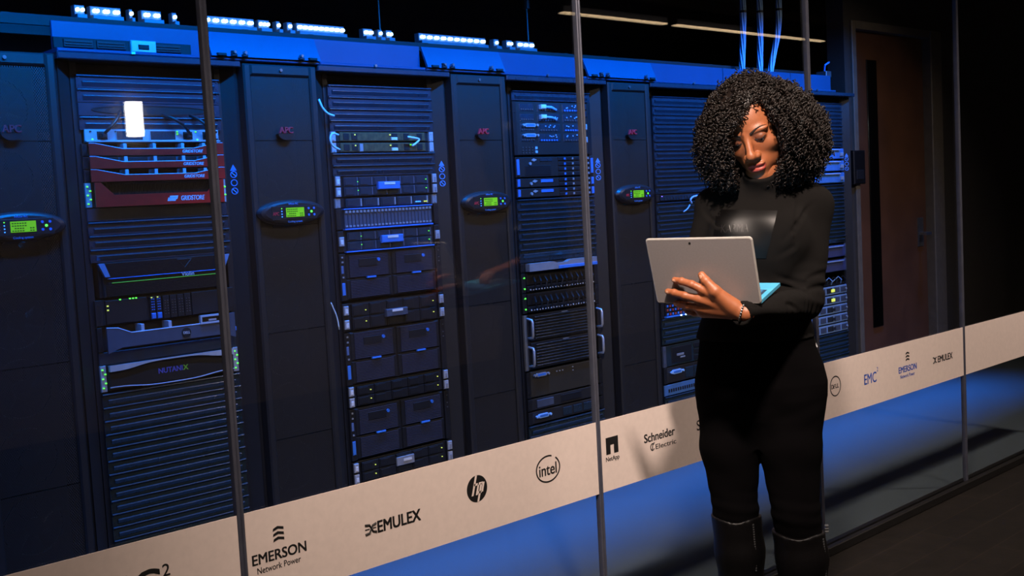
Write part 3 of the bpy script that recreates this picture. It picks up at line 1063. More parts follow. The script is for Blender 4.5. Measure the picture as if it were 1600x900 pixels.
for xq in (-.11, -.01):
    obj('strut', MB().box(xq - .006, xq + .006, -.032, .018, .058, h - .002, .001), REDT, bz)
obj('handle', MB().ring(.145, .072, .062, .022, .009, -.040, -.028, 4, math.pi / 4, math.pi * 2.25).box(.135, .165, -.036, -.03, .066, .072), REDT, bz, label='pale rounded handle')
bd = obj('badge', MB().disc(.045, .035, .017, .017, -.040, -.036, 28), DARK, bz)
obj('lettering', MB().text('DELL', .045, .035, .009, -.0402, w=.025, bold=.02, depth=.0006), CREAM, bd)
obj('latch', MB().box(.246, .257, -.010, -.003, .016, .030, .001), BLUEP, t)
o = obj('blanking_panel', MB().box(-HW, HW, -.001, .004, 0, U - .003, .002), PANEL, None, loc=(RACKS[0] + .337, DY, .945))
tag(o, 'flat dark blanking plate between the grey bezel server and the wavy silver one', 'blanking panel')
h = .090
t = dev('cluster_server', 'black server with a sweeping silver-blue wave bar on its bezel', 'server', 0, .854)
chassis(t, h, DARK, y=.01)
ears(t, h, ALU, led=5, w=.020)
obj('bezel', MB().box(-.235, .235, -.012, .01, .004, h - .004, .004), DARK, t)
n = 28
wt, wb = [], []
for k in range(n + 1):
    x = -.232 + .464 * k / n
    u = x / .232
    wt.append((x, h - .002))
    wb.append((x, h - .022 + .0165 * math.exp(-(u * 1.6) ** 4)))
wv = MB()
for k in range(n):
    wv.prism([(wb[k][0], wb[k][1]), (wb[k + 1][0], wb[k + 1][1]), (wt[k + 1][0], wt[k + 1][1]), (wt[k][0], wt[k][1])], 'y', -.024, -.010)
obj('wave_bar', wv, mat('wave_silver', rgb(190, 205, 225), .3, .2), t, label='silver wave shaped bar')
obj('edge_line', MB().tube([(-.232 + .464 * k / n, -.014, .012 - .012 * math.exp(-((-.232 + .464 * k / n) / .232 * 1.6) ** 4) + .002) for k in range(n + 1)], .0022, 6), mat('edge_silver', rgb(170, 190, 220), .3, .2), t)
lt = obj('lettering', MB().text('NUTANI', -.012, .046, .018, -.0125, w=.090, bold=.02, depth=.0006), mat('letter_violet', rgb(84, 90, 190), .5), t)
obj('lettering', MB().text('X', .045, .046, .018, -.0125, bold=.02, w=.020, depth=.0006), mat('letter_green', rgb(120, 190, 60), .5), t, label='green last letter')
blanks(0, .850, 16, 'in the foot bank of the leftmost rack')

# ---- rack of drive shelves
blanks(1, 1.912, 4, 'in the top bank of the rack of drive shelves')
PCB = mat('brown_board', rgb(84, 66, 36), .6, 0, .5, 60)


def cable_obj(name, lbl, pts, r, m, group=None, ys=None):
    ps = [at(a, c, (ys[i] if ys else 1.36)) for i, (a, c) in enumerate(pts)]
    ctr = ps[-1]
    q = []
    for a in range(len(ps) - 1):
        for s in range(5):
            f = s / 5
            q.append(ps[a] * (1 - f) + ps[a + 1] * f - ctr)
    q.append(ps[-1] - ctr)
    q = [np.mean(q[max(0, a - 2):a + 3], axis=0) if 0 < a < len(q) - 1 else q[a] for a in range(len(q))]
    o = obj(name, MB().tube(q, r, 8), m, None, loc=tuple(ctr), smooth=True)
    return tag(o, lbl, 'cable', group)


CABW = mat('cable_white', rgb(205, 225, 240), .45)
for k in range(2):
    h = .041
    t = dev('rack_server', ('upper' if k == 0 else 'lower') + ' of two thin brown-faced servers with white cables at their sides', 'server', 1, 1.688 - k * .0425)
    chassis(t, h, DARK)
    ears(t, h, ALU, w=.022)
    obj('face', MB().box(-.215, .215, -.002, .004, .003, h - .003, .002), PCB, t)
    for xq in (-.20, -.16, .04, .10, .17):
        obj('slot', MB().box(xq, xq + .028, -.004, -.001, .008, h - .008, .001), DARK, t)
    obj('port', MB().box(.035, .065, -.008, -.001, .006, .018, .001), WHITE, t)
    if k == 1:
        obj('port', MB().box(-.125, -.108, -.006, -.001, .004, h - .006, .001), SILVER, t)
    dots(t, [(-.145, .028), (.03, .028)], LEDY, .0028)
    if k == 1:
        dots(t, [(.135, .030), (.15, .030)], LEDG, .003)
cable_obj('patch_cable', 'short pale cable stub at the upper left of the brown-faced servers', [(498, 155), (503, 168), (512, 178), (522, 181)], .0045, CABW, 'pale cables round the brown-faced servers')
cable_obj('patch_cable', 'pale looped cable at the left ends of the brown-faced servers', [(529, 211), (519, 207), (515, 216), (519, 228), (531, 234)], .0042, CABW, 'pale cables round the brown-faced servers')
cable_obj('patch_cable', 'pale cable at the right ends of the brown-faced servers', [(637, 214), (652, 216), (656, 218), (650, 224), (644, 228)], .0042, CABW, 'pale cables round the brown-faced servers')
blanks(1, 1.645, 2, 'under the brown-faced servers')


def drive_server(t, h, cols, rows, dim=False, tab=True):
    chassis(t, h, BLACK)
    w = .43 / cols
    for s in (-1, 1):
        e = obj('mounting_ear', MB().box(s * .245 - .013, s * .245 + .013, -.006, .006, .001, h - .001, .002), BLACK, t)
        for k in range(max(1, int(h / .043))):
            zc = h * (k + .5) / max(1, int(h / .043))
            p_ = obj('release_latch', MB().box(s * .245 - .011, s * .245 + .011, -.014, -.004, zc - .018, zc + .018, .002), ALU, e, label='pale release latch')
            obj('window', MB().box(s * .245 - .006, s * .245 + .006, -.0155, -.013, zc - .012, zc + .006, .001), WHITE if s < 0 else SILVER, p_)
    for r_ in range(rows):
        for c in range(cols):
            xa = -.215 + c * w
            za = .004 + r_ * (h - .008) / rows
            zb = za + (h - .008) / rows - .003
            tr = obj('drive_sled', cached(('sled', round(w, 4), round(zb - za, 4)), lambda: MB().box(.0015, w - .0015, -.006, .004, 0, zb - za, .0015).box(.006, w * .62, -.0085, -.005, .005, zb - za - .005, .001)
                     .mesh('sled')), BLACK if dim else PANEL, t, loc=(xa, 0, za))
            if not dim:
                obj('sled_latch', cached(('latch', round(w, 4), round(zb - za, 4)), lambda: MB().box(w - .010, w - .004, -.010, -.005, .002, zb - za - .002, .001).mesh('latch')), GREYB, tr)
    if tab:
        tb = obj('pull_tab', MB().box(-.055, .055, -.022, -.006, h * .50 - .017, h * .50 + .014, .003), BLUEP if not dim else GREYB, t, label='blue pull tab')
        obj('tab_label', MB().box(-.027, .027, -.0235, -.0215, h * .50 + .002, h * .50 + .012), WHITE, tb)
    dots(t, [(-.150 + .0, h * .3), (-.150, h * .7), (.20, h * .72), (.20, h * .3)], LEDY if dim else LEDG, .002, 'led', -.009)


h = .086
t = dev('drive_server', 'upper server of drive sleds with blue pull tab, above the shelf of upright drives', 'server', 1, 1.470)
drive_server(t, h, 6, 2)
h = .040
t = dev('drive_server', 'thin row of drive sleds directly above the shelf of upright drives', 'server', 1, 1.428)
chassis(t, h, BLACK)
ears(t, h, SILVER)
for c in range(5):
    xa = -.21 + c * .085
    tr = obj('drive_sled', cached('sled5', lambda: MB().box(0, .078, -.006, .004, .003, h - .003, .0015).box(.006, .045, -.0085, -.005, .008, h - .008, .001).mesh('sled')), PANEL, t, loc=(xa, 0, 0))
    obj('sled_latch', cached('slatch5', lambda: MB().box(.068, .075, -.011, -.005, .005, h - .005, .001).mesh('latch')), SILVER, tr)
dots(t, [(.14, .012), (.15, .012), (.16, .012)], LEDB, .003, 'led', -.011)
dots(t, [(.185, .012), (.195, .012)], LEDY, .003, 'led', -.011)
h = .084
t = dev('drive_shelf', 'shelf of twenty-five upright violet-tipped drives', 'drive shelf', 1, 1.343)
chassis(t, h, DARK)
ears(t, h, BLACK, w=.02)
obj('shelf_edge', MB().box(-.225, .225, -.012, .004, h - .006, h - .001, .001), BLUEP, t)
obj('shelf_edge', MB().box(-.225, .225, -.012, .004, -.002, .004, .001), BLUEP, t)
for c in range(25):
    xa = -.222 + c * .01776
    d_ = obj('drive_sled', cached('v25', lambda: MB().box(.0012, .0162, -.006, .004, .006, h - .008, .0015).mesh('drive')), GREYB, t, loc=(xa, 0, 0))
    obj('sled_tip', cached('v25t', lambda: MB().box(.003, .0145, -.011, -.005, h - .020, h - .010, .001).box(.003, .0145, -.009, -.005, .009, .016, .001).mesh('tip')), PURP if c % 3 else SILVER, d_)
h = .084
t = dev('drive_server', 'server of drive sleds with blue pull tab, below the shelf of upright drives', 'server', 1, 1.255)
drive_server(t, h, 6, 2)
obj('front_edge', MB().box(-.225, .225, -.012, .004, -.003, .002, .001), BLUEP, t)

FINE = mat('fine_grille', rgb(58, 60, 76), .42)


def grille_array(lbl, z0, z1):
    h = z1 - z0
    t = dev('disk_array', lbl, 'disk array', 1, z0, 'large grilled disk arrays')
    chassis(t, h, BLACK)
    st = obj('left_strip', MB().box(-HW, -HW + .026, -.006, .006, .001, h - .001, .002), BLACK, t)
    obj('label_plate', MB().box(-HW + .004, -HW + .019, -.0085, -.005, h * .12, h * .38, .001), BLUEP, st, label='blue label plate')
    obj('label_plate', MB().box(-HW + .005, -HW + .016, -.0085, -.005, h * .58, h * .74, .001), mat('plate_dim', rgb(90, 110, 150), .4), st)
    dots(st, [(-HW + .012, h * .82), (-HW + .012, h * .92), (-HW + .012, h * .5)], SILVER, .004, 'screw', -.007)
    st = obj('right_strip', MB().box(HW - .024, HW, -.006, .006, .001, h - .001, .002), BLACK, t)
    dots(st, [(HW - .012, h * .9), (HW - .012, h * .66), (HW - .012, h * .75)], STEEL, .0025, 'screw', -.007)
    for c in range(2):
        xa = -.228 + c * .232
        for r_ in range(2):
            za = .004 if r_ == 0 else h * .46
            zb = h * .44 if r_ == 0 else h - .004
            m = MB().box(xa, xa + .222, -.002, .004, za, zb, .003)
            b_ = obj('bay_door', m, BLACK, t)
            g = MB()
            k = 0
            z = za + .006
            while z < zb - .005:
                g.box(xa + .016, xa + .206, -.0065, -.002, z, z + .0028)
                z += .0062
            obj('grille', g, FINE, b_)
            if r_ == 1:
                obj('nameplate', MB().box(xa + .06, xa + .15, -.0085, -.005, zb - .052, zb - .022, .001), BLACK, b_)
                obj('button', MB().disc(xa + .158, zb - .030, .007, .007, -.011, -.005, 10), mat('button_blue', rgb(50, 110, 190), .4), b_, label='small blue button')
                obj('handle', MB().box(xa + .095, xa + .140, -.012, -.003, za - .004, za + .003, .001), BLUEP, b_, label='small blue-lit handle')
    return t


grille_array('uppermost of three large grilled disk arrays', 1.062, 1.250)
t = dev('drive_server', 'brownish server with pale tab between the upper and middle grilled arrays', 'server', 1, .940)
drive_server(t, .112, 5, 2, True)
grille_array('middle of three large grilled disk arrays', .724, .936)
t = dev('drive_server', 'brownish server between the middle and lowest grilled arrays', 'server', 1, .634)
drive_server(t, .088, 5, 2, True, False)
grille_array('lowest of three large grilled disk arrays', .420, .630)
t = dev('drive_server', 'brownish server with a small label, lowest above the beige strip', 'server', 1, .325)
drive_server(t, .090, 5, 2, True, False)
obj('paper_label', MB().box(-.045, .045, -.016, -.008, .035, .070, .001), SILVER, t)
obj('paper_label', MB().box(-.012, .030, -.0175, -.0155, .050, .060), WHITE, t)
blanks(1, .322, 5, 'at the foot of the rack of drive shelves')
for (y0, y1) in ((1.064, .936), (.724, .632), (.42, .322)):
    pass
cable_obj('patch_cable', 'thin blue-lit cable dangling beside the left edge of the grilled arrays', [(517, 473), (521, 482), (527, 496), (530, 515)], .0028, CABW, None)

# ---- rack behind the middle glass joint
blanks(2, 1.918, 1, 'on top of the rack behind the middle glass joint')


def connector(parent, x, z, w, hh, m=ALU, name='connector', y=-.004):
    n = 20
    pr = []
    for k in range(n):
        a = 2 * math.pi * k / n
        c_, s_ = math.cos(a), math.sin(a)
        pr.append((x + (w - hh) * (1 if c_ > 0 else -1) + hh * c_, z + hh * s_))
    o = obj(name, MB().prism(pr[::-1], 'y', y - .006, y + .002), m, parent)
    q = [(x + (p[0] - x) * .80, z + (p[1] - z) * .55) for p in pr]
    obj('pins', MB().prism(q[::-1], 'y', y - .0072, y - .005), BLUEP, o)
    for s in (-1, 1):
        obj('thumb_screw', MB().disc(x + s * (w + .010), z, .006, .006, y - .010, y, 10), m, o)
    return o


h = .245
t = dev('server_chassis', 'tall rear-facing chassis crowded with blue-lit connectors at the middle glass joint', 'server', 2, 1.624)
chassis(t, h, BLACK)
ears(t, h, BLACK, w=.022)
obj('face', MB().box(-.236, .236, -.002, .004, .002, h - .002, .002), COOLER, t)
rnd = random.Random(7)
for r_ in range(4):
    zc = h - .028 - r_ * .046
    bl = obj('card_slot', MB().box(-.215, -.125, -.004, -.001, zc - .017, zc + .017, .002), PANEL, t)
    dots(bl, [(-.205 + .014 * k, zc - .008) for k in range(6)], STEEL, .004, 'port', -.005)
    if r_ in (2, 3):
        connector(t, -.155, zc + .012, .034, .0085)
    for cc in range(2):
        xa = -.10 + cc * .165
        bl = obj('card_slot', MB().box(xa, xa + .145, -.004, -.001, zc - .018, zc + .018, .002), PANEL, t)
        dots(bl, [(xa + .016 + .017 * k, zc - .010 + .0) for k in range(7)], BLUEP if (r_ + cc) % 2 else STEEL, .0045, 'port', -.005)
        if r_ < 2 and cc == 0:
            pl = obj('plug', MB().box(xa + .010, xa + .045, -.022, -.004, zc - .006, zc + .014, .004), WHITE, bl, label='pale plug')
            obj('plug_lead', MB().tube([(xa + .045, -.014, zc + .004), (xa + .08, -.018, zc + .002), (xa + .12, -.008, zc - .008)], .005, 6), CABL, pl)
        dots(bl, [(xa + rnd.uniform(.02, .13), zc + rnd.uniform(0, .014)) for k in range(5)], CABL, .003, 'screw', -.005)
for k in range(3):
    dots(t, [(-.205 + .02 * j, .012 + .012 * k) for j in range(5)], STEEL, .0035, 'port', -.003)
dots(t, [(-.12, .016), (-.12, .034)], CABL, .007, 'plug', -.004)
for k, zc in enumerate((.07, .13, .19, .225)):
    obj('power_socket', MB().box(.185, .228, -.010, -.001, zc - .014, zc + .014, .003), ALU if k < 2 else PANEL, t)


def port_server(lbl, z0, h, big):
    t = dev('rack_server', lbl, 'server', 2, z0)
    chassis(t, h, BLACK)
    for s in (-1, 1):
        e = obj('mounting_ear', MB().box(s * .247 - .011, s * .247 + .011, -.006, .006, .001, h - .001, .002), BLACK, t)
        obj('release_latch', MB().box(s * .247 - .008, s * .247 + .008, -.012, -.004, h * .12, h * .88, .002), BLUEP, e, label='blue-lit release latch')
    obj('face', MB().box(-.232, .232, -.002, .004, .002, h - .002, .002), COOLER, t)
    zc = h - .020
    obj('control_knob', MB().disc(-.165, zc - .012 if big else zc - .006, .007, .007, -.008, -.001, 12), ALU, t)
    obj('emblem', MB().prism([(-.155, zc + .004), (-.14, zc + .012), (-.12, zc + .006), (-.138, zc - .002)][::-1], 'y', -.004, -.001), ALU, t)
    obj('drive_slot', MB().box(-.10, -.02, -.005, -.001, zc - .002, zc + .012, .001), BLUEP if not big else PANEL, t)
    if big:
        obj('panel_door', MB().box(-.20, -.03, -.004, -.001, .008, h - .040, .002), BLACK, t)
    nr = 4 if big else 2
    for r_ in range(nr):
        z = h * (r_ + .5) / nr
        for c in range(4):
            xa = .02 + c * .054
            s_ = obj('drive_sled', MB().box(xa, xa + .050, -.006, .004, z - .008, z + .008, .0015), BLACK, t)
            obj('sled_latch', MB().box(xa + .036, xa + .047, -.009, -.005, z - .005, z + .005, .001), BLUEP if c == 0 else SILVER, s_)
    return t


port_server('taller port-covered server under the connector chassis', 1.524, .094, True)
port_server('thin port-covered server, upper of two under the taller one', 1.477, .044, False)
port_server('thin port-covered server, lower of two above the ridged bank', 1.431, .044, False)
blanks(2, 1.427, 6, 'in the bank across the middle glass joint')
h = .044
t = dev('rack_server', 'thin silver-fronted server with a blue-lit stepped edge', 'server', 2, 1.092)
chassis(t, h, DARK)
ears(t, h, BLACK)
obj('bezel', MB().prism([(-.228, .004), (.228, .004), (.228, h - .002), (.05, h - .002), (.02, h - .012), (-.04, h - .012), (-.07, h - .004), (-.228, h - .004)], 'y', -.030, -.002), SILVER, t)
obj('bezel_edge', MB().box(-.04, .228, -.033, -.028, .004, .018, .001), BLUEP, t)
blanks(2, 1.150, 0, '')
o = obj('blanking_panel', MB().box(-HW, HW, -.001, .004, 0, .016, .001), PANEL, None, loc=(RACKS[2] + .337, DY, 1.137))
tag(o, 'narrow dark filler strip above the silver-fronted server', 'blanking panel')
for k in range(2):
    h = .092
    t = dev('network_switch', ('upper' if k == 0 else 'lower') + ' of two black switches with a row of bright ports at the middle joint', 'network switch', 2, .998 - k * .094)
    chassis(t, h, DARK)
    ears(t, h, BLACK)
    obj('port_row', MB().box(-.225, .225, -.006, .004, .004, .030, .002), BLACK, t)
    for c in range(24):
        xa = -.215 + c * .0183 + (.004 if c > 11 else 0)
        p_ = obj('port', cached('swport', lambda: MB().box(0, .014, -.0085, -.005, .009, .022, .001).mesh('port')), DARK, t, loc=(xa, 0, 0))
        obj('port_light', cached('swpl', lambda: MB().box(.002, .010, -.0105, -.008, .011, .0165).mesh('port_light')), WHITE, p_)
    obj('cable_comb', MB().box(-.225, .225, -.004, .004, .036, h - .004, .002), BLACK, t)
    for c in range(12):
        obj('patch_lead', cached('lead%d' % (c % 3), lambda: MB().tube([(0, -.006, .016), (.002, -.030, .024), (.004 * (c % 3), -.034, .050), (.01, -.012, .074)], .0042, 6).mesh('lead')), BLACK, t, loc=(-.20 + c * .035, 0, 0))
    dots(t, [(-.243, .020), (-.243, .07)], LEDG, .004, 'led', -.006)
t = dev('disk_array', 'twin-decked ridged black unit with two loop handles on each side', 'disk array', 2, .640)
h = .258
chassis(t, h, BLACK)
obj('side_rail', MB().box(-HW, -HW + .018, -.006, .006, .001, h - .001, .002), mat('rail_grey', rgb(120, 116, 108), .5, .3), t, label='pale metal left rail')
obj('side_rail', MB().box(HW - .020, HW, -.006, .006, .001, h - .001, .002), BLACK, t)
for s in (-1, 1):
    for zc in (.065, .195):
        hd = MB().tube([(s * .236, -.004, zc - .045), (s * .236, -.034, zc - .040), (s * .236, -.038, zc - .03), (s * .236, -.038, zc + .03), (s * .236, -.034, zc + .040), (s * .236, -.004, zc + .045)], .006, 10)
        obj('handle', hd, ALU, t, label='pale loop handle', smooth=True)
for d_ in range(2):
    za = .006 + d_ * .128
    pn = obj('deck_panel', MB().box(-.218, .218, -.004, .004, za, za + .120, .003), BLACK, t)
    for k in range(8):
        obj('ridge', cached('ridge', lambda: MB().prism([(-.003, 0), (-.003, .008), (-.009, .007), (-.010, .005)], 'x', -.19, .20).mesh('ridge')), PANEL, pn, loc=(0, 0, za + .008 + k * .0138))
    obj('badge', MB().box(-.01, .03, -.008, -.003, za + .1145, za + .118), SILVER, pn)
for k, (za, hh, lbl) in enumerate([(.512, .122, 'dim server with a rounded connector, just under the loop-handled unit'), (.452, .056, 'dim server with a grey plate, second above the beige strip at the joint'),
                                   (.388, .060, 'server with one bright blue connector just above the beige strip')]):
    t = dev('rack_server', lbl, 'server', 2, za)
    chassis(t, hh, BLACK)
    ears(t, hh, BLACK)
    obj('face', MB().box(-.232, .232, -.002, .004, .002, hh - .002, .002), mat('dim_brown_face', rgb(44, 38, 26), .6) if k == 0 else COOLER, t)
    if k == 0:
        connector(t, -.165, hh - .02, .034, .009, SILVER)
        dots(t, [(-.06 + .02 * j, hh - .02) for j in range(3)] + [(.05, hh - .014), (.05, hh - .03)], SILVER, .0035, 'port', -.003)
    if k == 1:
        obj('plate', MB().box(-.20, -.09, -.006, -.001, .010, hh - .010, .002), GREYB, t)
        obj('card_slot', MB().box(-.04, .10, -.005, -.001, .012, hh - .010, .002), BLACK, t)
    if k == 2:
        connector(t, -.165, .034, .034, .0095, CABL)
        for j in range(3):
            obj('card_slot', MB().box(-.03 + .07 * j, .03 + .07 * j, -.006, -.001, .010, hh - .012, .002), PANEL, t)
blanks(2, .384, 6, 'at the foot of the rack behind the middle joint')

# ---- rack at the woman's shoulder
blanks(3, 1.918, 11, "in the tall bank left of the woman's hair")
h = .040
t = dev('network_switch', "thin switch with a violet light beside the woman's shoulder", 'network switch', 3, 1.375)
chassis(t, h, BLACK)
ears(t, h, BLACK)
obj('port_row', MB().box(-.225, .20, -.005, .004, .006, .032, .001), PANEL, t)
for c in range(16):
    obj('port', cached('p3port', lambda: MB().box(0, .012, -.007, -.004, .012, .026, .001).mesh('port')), DARK, t, loc=(-.20 + c * .024, 0, 0))
dots(t, [(-.215, .028)], mat('led_violet', rgb(120, 80, 255), .4, emit=(.3, .15, 1, 1), estr=2.5), .003)
cable_obj('patch_cable', "pale blue cable plugged beside the woman's right shoulder", [(1112, 302), (1098, 306), (1084, 306), (1078, 312), (1081, 318)], .005, CABL, None)
cable_obj('patch_cable', 'short bent pale blue cable above the laptop', [(1078, 320), (1074, 327), (1068, 331)], .0035, CABL, None)
blanks(3, 1.372, 11, 'in the bank behind the laptop screen')
h = .098
t = dev('patch_unit', 'red and blue port unit seen under the laptop corner', 'patch unit', 3, .772)
chassis(t, h, DARK)
ears(t, h, BLACK)
REDP = mat('port_red', rgb(170, 60, 50), .5)
for r_ in range(4):
    rw = obj('port_row', MB().box(-.225, .225, -.004, .004, .010 + r_ * .021, .028 + r_ * .021, .001), BLACK, t)
    for c in range(20):
        obj('port', cached('pport%d' % ((r_ + c) % 2), lambda: MB().box(0, .011, -.008, -.003, .003, .014, .001).mesh('port')), REDP if r_ < 3 and c % 2 else (BLUEP if r_ == 3 or c % 3 == 0 else PANEL), rw, loc=(-.215 + c * .022, 0, .010 + r_ * .021))
obj('lip', MB().box(-.23, .23, -.014, .004, .0, .008, .001), BLUEP, t)
dots(t, [(-.11, .005), (-.07, .005), (-.03, .005)], LEDW, .004, 'led', -.016)
blanks(3, .770, 3, 'under the red and blue port unit')
t = dev('rack_server', 'dim server with blue latches low beside the woman', 'server', 3, .515)
h = .112
chassis(t, h, BLACK)
ears(t, h, GREYB)
obj('face', MB().box(-.23, .23, -.002, .004, .002, h - .002, .002), PANEL, t)
obj('panel_door', MB().box(-.19, -.02, -.006, -.001, .012, h - .012, .003), BLACK, t)
obj('emblem', MB().box(-.15, -.09, -.0075, -.005, .05, .062, .001).box(-.12, -.08, -.0075, -.005, .036, .044, .001), SILVER, t)
for k in range(3):
    obj('card_slot', MB().box(.0, .2, -.006, -.001, .012 + .032 * k, .036 + .032 * k, .002), BLACK, t)
t = dev('rack_server', 'server with bright blue connector low beside the woman', 'server', 3, .428)
h = .085
chassis(t, h, BLACK)
ears(t, h, BLACK)
obj('face', MB().box(-.23, .23, -.002, .004, .002, h - .002, .002), COOLER, t)
connector(t, -.155, .056, .040, .011, CABL)
for k in range(4):
    obj('card_slot', MB().box(-.08 + .075 * k, -.012 + .075 * k, -.006, -.001, .012, .066, .002), PANEL, t)
t = dev('patch_unit', 'blue-lit patch panel just above the beige strip beside the woman', 'patch panel', 3, .365)
obj('plate', MB().box(-HW, HW, -.003, .004, 0, .056, .002), mat('patch_blue', rgb(70, 110, 160), .4), t)
for c in range(24):
    obj('port', cached('ppp', lambda: MB().box(0, .013, -.005, -.002, .016, .034, .001).mesh('port')), DARK, t, loc=(-.228 + c * .0192, 0, 0))
blanks(3, .362, 6, "at the foot of the rack at the woman's shoulder")

# ---- the rack behind the woman carries only blanking panels
blanks(4, 1.918, 19, 'in the rack right behind the woman')

t = dev('cover_plate', 'tall flat black cover plate in the rack right behind the woman', 'cover plate', 4, .10)
obj('plate', MB().box(-HW, HW, -.004, .006, 0, .95, .003), PANEL, t)
for s in (-1, 1):
    obj('handle', MB().tube([(s * .20, -.004, .44), (s * .20, -.03, .445), (s * .20, -.03, .535), (s * .20, -.004, .54)], .005, 8), BLACK, t)

# ---- last rack
blanks(5, 1.918, 6, 'in the bank right of the woman near the door')
DRAW = mat('drawer_blue', rgb(70, 120, 180), .45)
for k in range(3):
    h = .068
    t = dev('storage_module', ['uppermost', 'middle', 'lowest'][k] + " of three blue-lit drawers right of the woman's hair", 'storage drawer', 5, 1.572 - k * .074, 'blue-lit drawers near the door')
    chassis(t, h, BLACK)
    obj('front_panel', MB().box(-HW, HW, -.010, .004, .002, h - .004, .004), DRAW, t)
    obj('handle', MB().box(-.20, .20, -.020, -.010, h - .016, h - .008, .002), ALU, t)
    obj('latch', MB().box(.205, .240, -.018, -.010, .018, .040, .002), ALU, t)
blanks(5, 1.418, 8, 'between the blue drawers and the silver shelf modules')
for k in range(2):
    h = .080
    t = dev('rack_server', ['upper', 'lower'][k] + " of two dim violet-fronted servers right of the woman's elbow", 'server', 5, .965 - k * .09)
    chassis(t, h, BLACK)
    ears(t, h, GREYB)
    obj('bezel', MB().box(-.23, .23, -.014, .004, .004, h - .006, .004), mat('bezel_violet_grey', rgb(64, 70, 110), .4), t)
    obj('handle', MB().box(-.18, .20, -.024, -.014, h - .018, h - .010, .002), SILVER, t)
t = dev('cable_tray_unit', 'black shelf with a few loose leads above the silver modules', 'cable shelf', 5, .795)
obj('plate', MB().box(-.235, .235, -.002, .10, 0, .010, .002), BLACK, t)
for k in range(5):
    obj('lead', MB().tube([(-.05 + k * .055, .03, .005), (-.02 + k * .055, -.01, .05), (.0 + k * .055, -.02, .03), (.02 + k * .055, .0, .004)], .0035, 6), CABL if k % 2 else BLACK, t)
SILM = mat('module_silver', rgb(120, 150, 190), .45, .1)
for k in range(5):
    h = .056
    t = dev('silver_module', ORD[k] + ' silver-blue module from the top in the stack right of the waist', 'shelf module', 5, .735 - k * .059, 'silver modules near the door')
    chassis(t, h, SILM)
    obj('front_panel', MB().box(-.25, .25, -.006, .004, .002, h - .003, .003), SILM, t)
    for s in range(6):
        obj('slot', MB().box(-.235 + s * .082, -.17 + s * .082, -.008, -.005, .012, h - .012, .001), GREYB if s not in (3,) else DARK, t)
    obj('lamp', MB().box(.06, .10, -.011, -.006, .018, h - .020, .001), LEDY if k in (0, 1) else DARK, t, label='lit yellow lamp' if k in (0, 1) else 'dark square')
    obj('thumb_screw', MB().disc(.235, h / 2, .006, .006, -.014, -.005, 10), ALU, t)
blanks(5, .497, 9, 'at the foot of the last rack by the door')

# ------------------------------------------------------------------ signed-distance modelling of the figure


def cap(p, a, b, ra, rb):
    a, b = np.asarray(a, float), np.asarray(b, float)
    ba = b - a
    t = np.clip(((p - a) @ ba) / (ba @ ba), 0, 1)
    return np.linalg.norm(p - a - t[:, None] * ba, axis=1) - (ra + (rb - ra) * t)


def ell(p, c, r, R=None):
    q = p - np.asarray(c, float)
    if R is not None:
        q = q @ R
    r = np.asarray(r, float)
    k0 = np.linalg.norm(q / r, axis=1)
    k1 = np.linalg.norm(q / (r * r), axis=1) + 1e-9
    return k0 * (k0 - 1) / k1


def smin(a, b, k):
    h = np.clip(0.5 + 0.5 * (b - a) / k, 0, 1)
    return b + (a - b) * h - k * h * (1 - h)


def smax(a, b, k):
    return -smin(-a, -b, k)


def chain(p, pts, rs, k=0.004):
    d = None
    for i in range(len(pts) - 1):
        e = cap(p, pts[i], pts[i + 1], rs[i], rs[i + 1])
        d = e if d is None else smin(d, e, k)
    return d


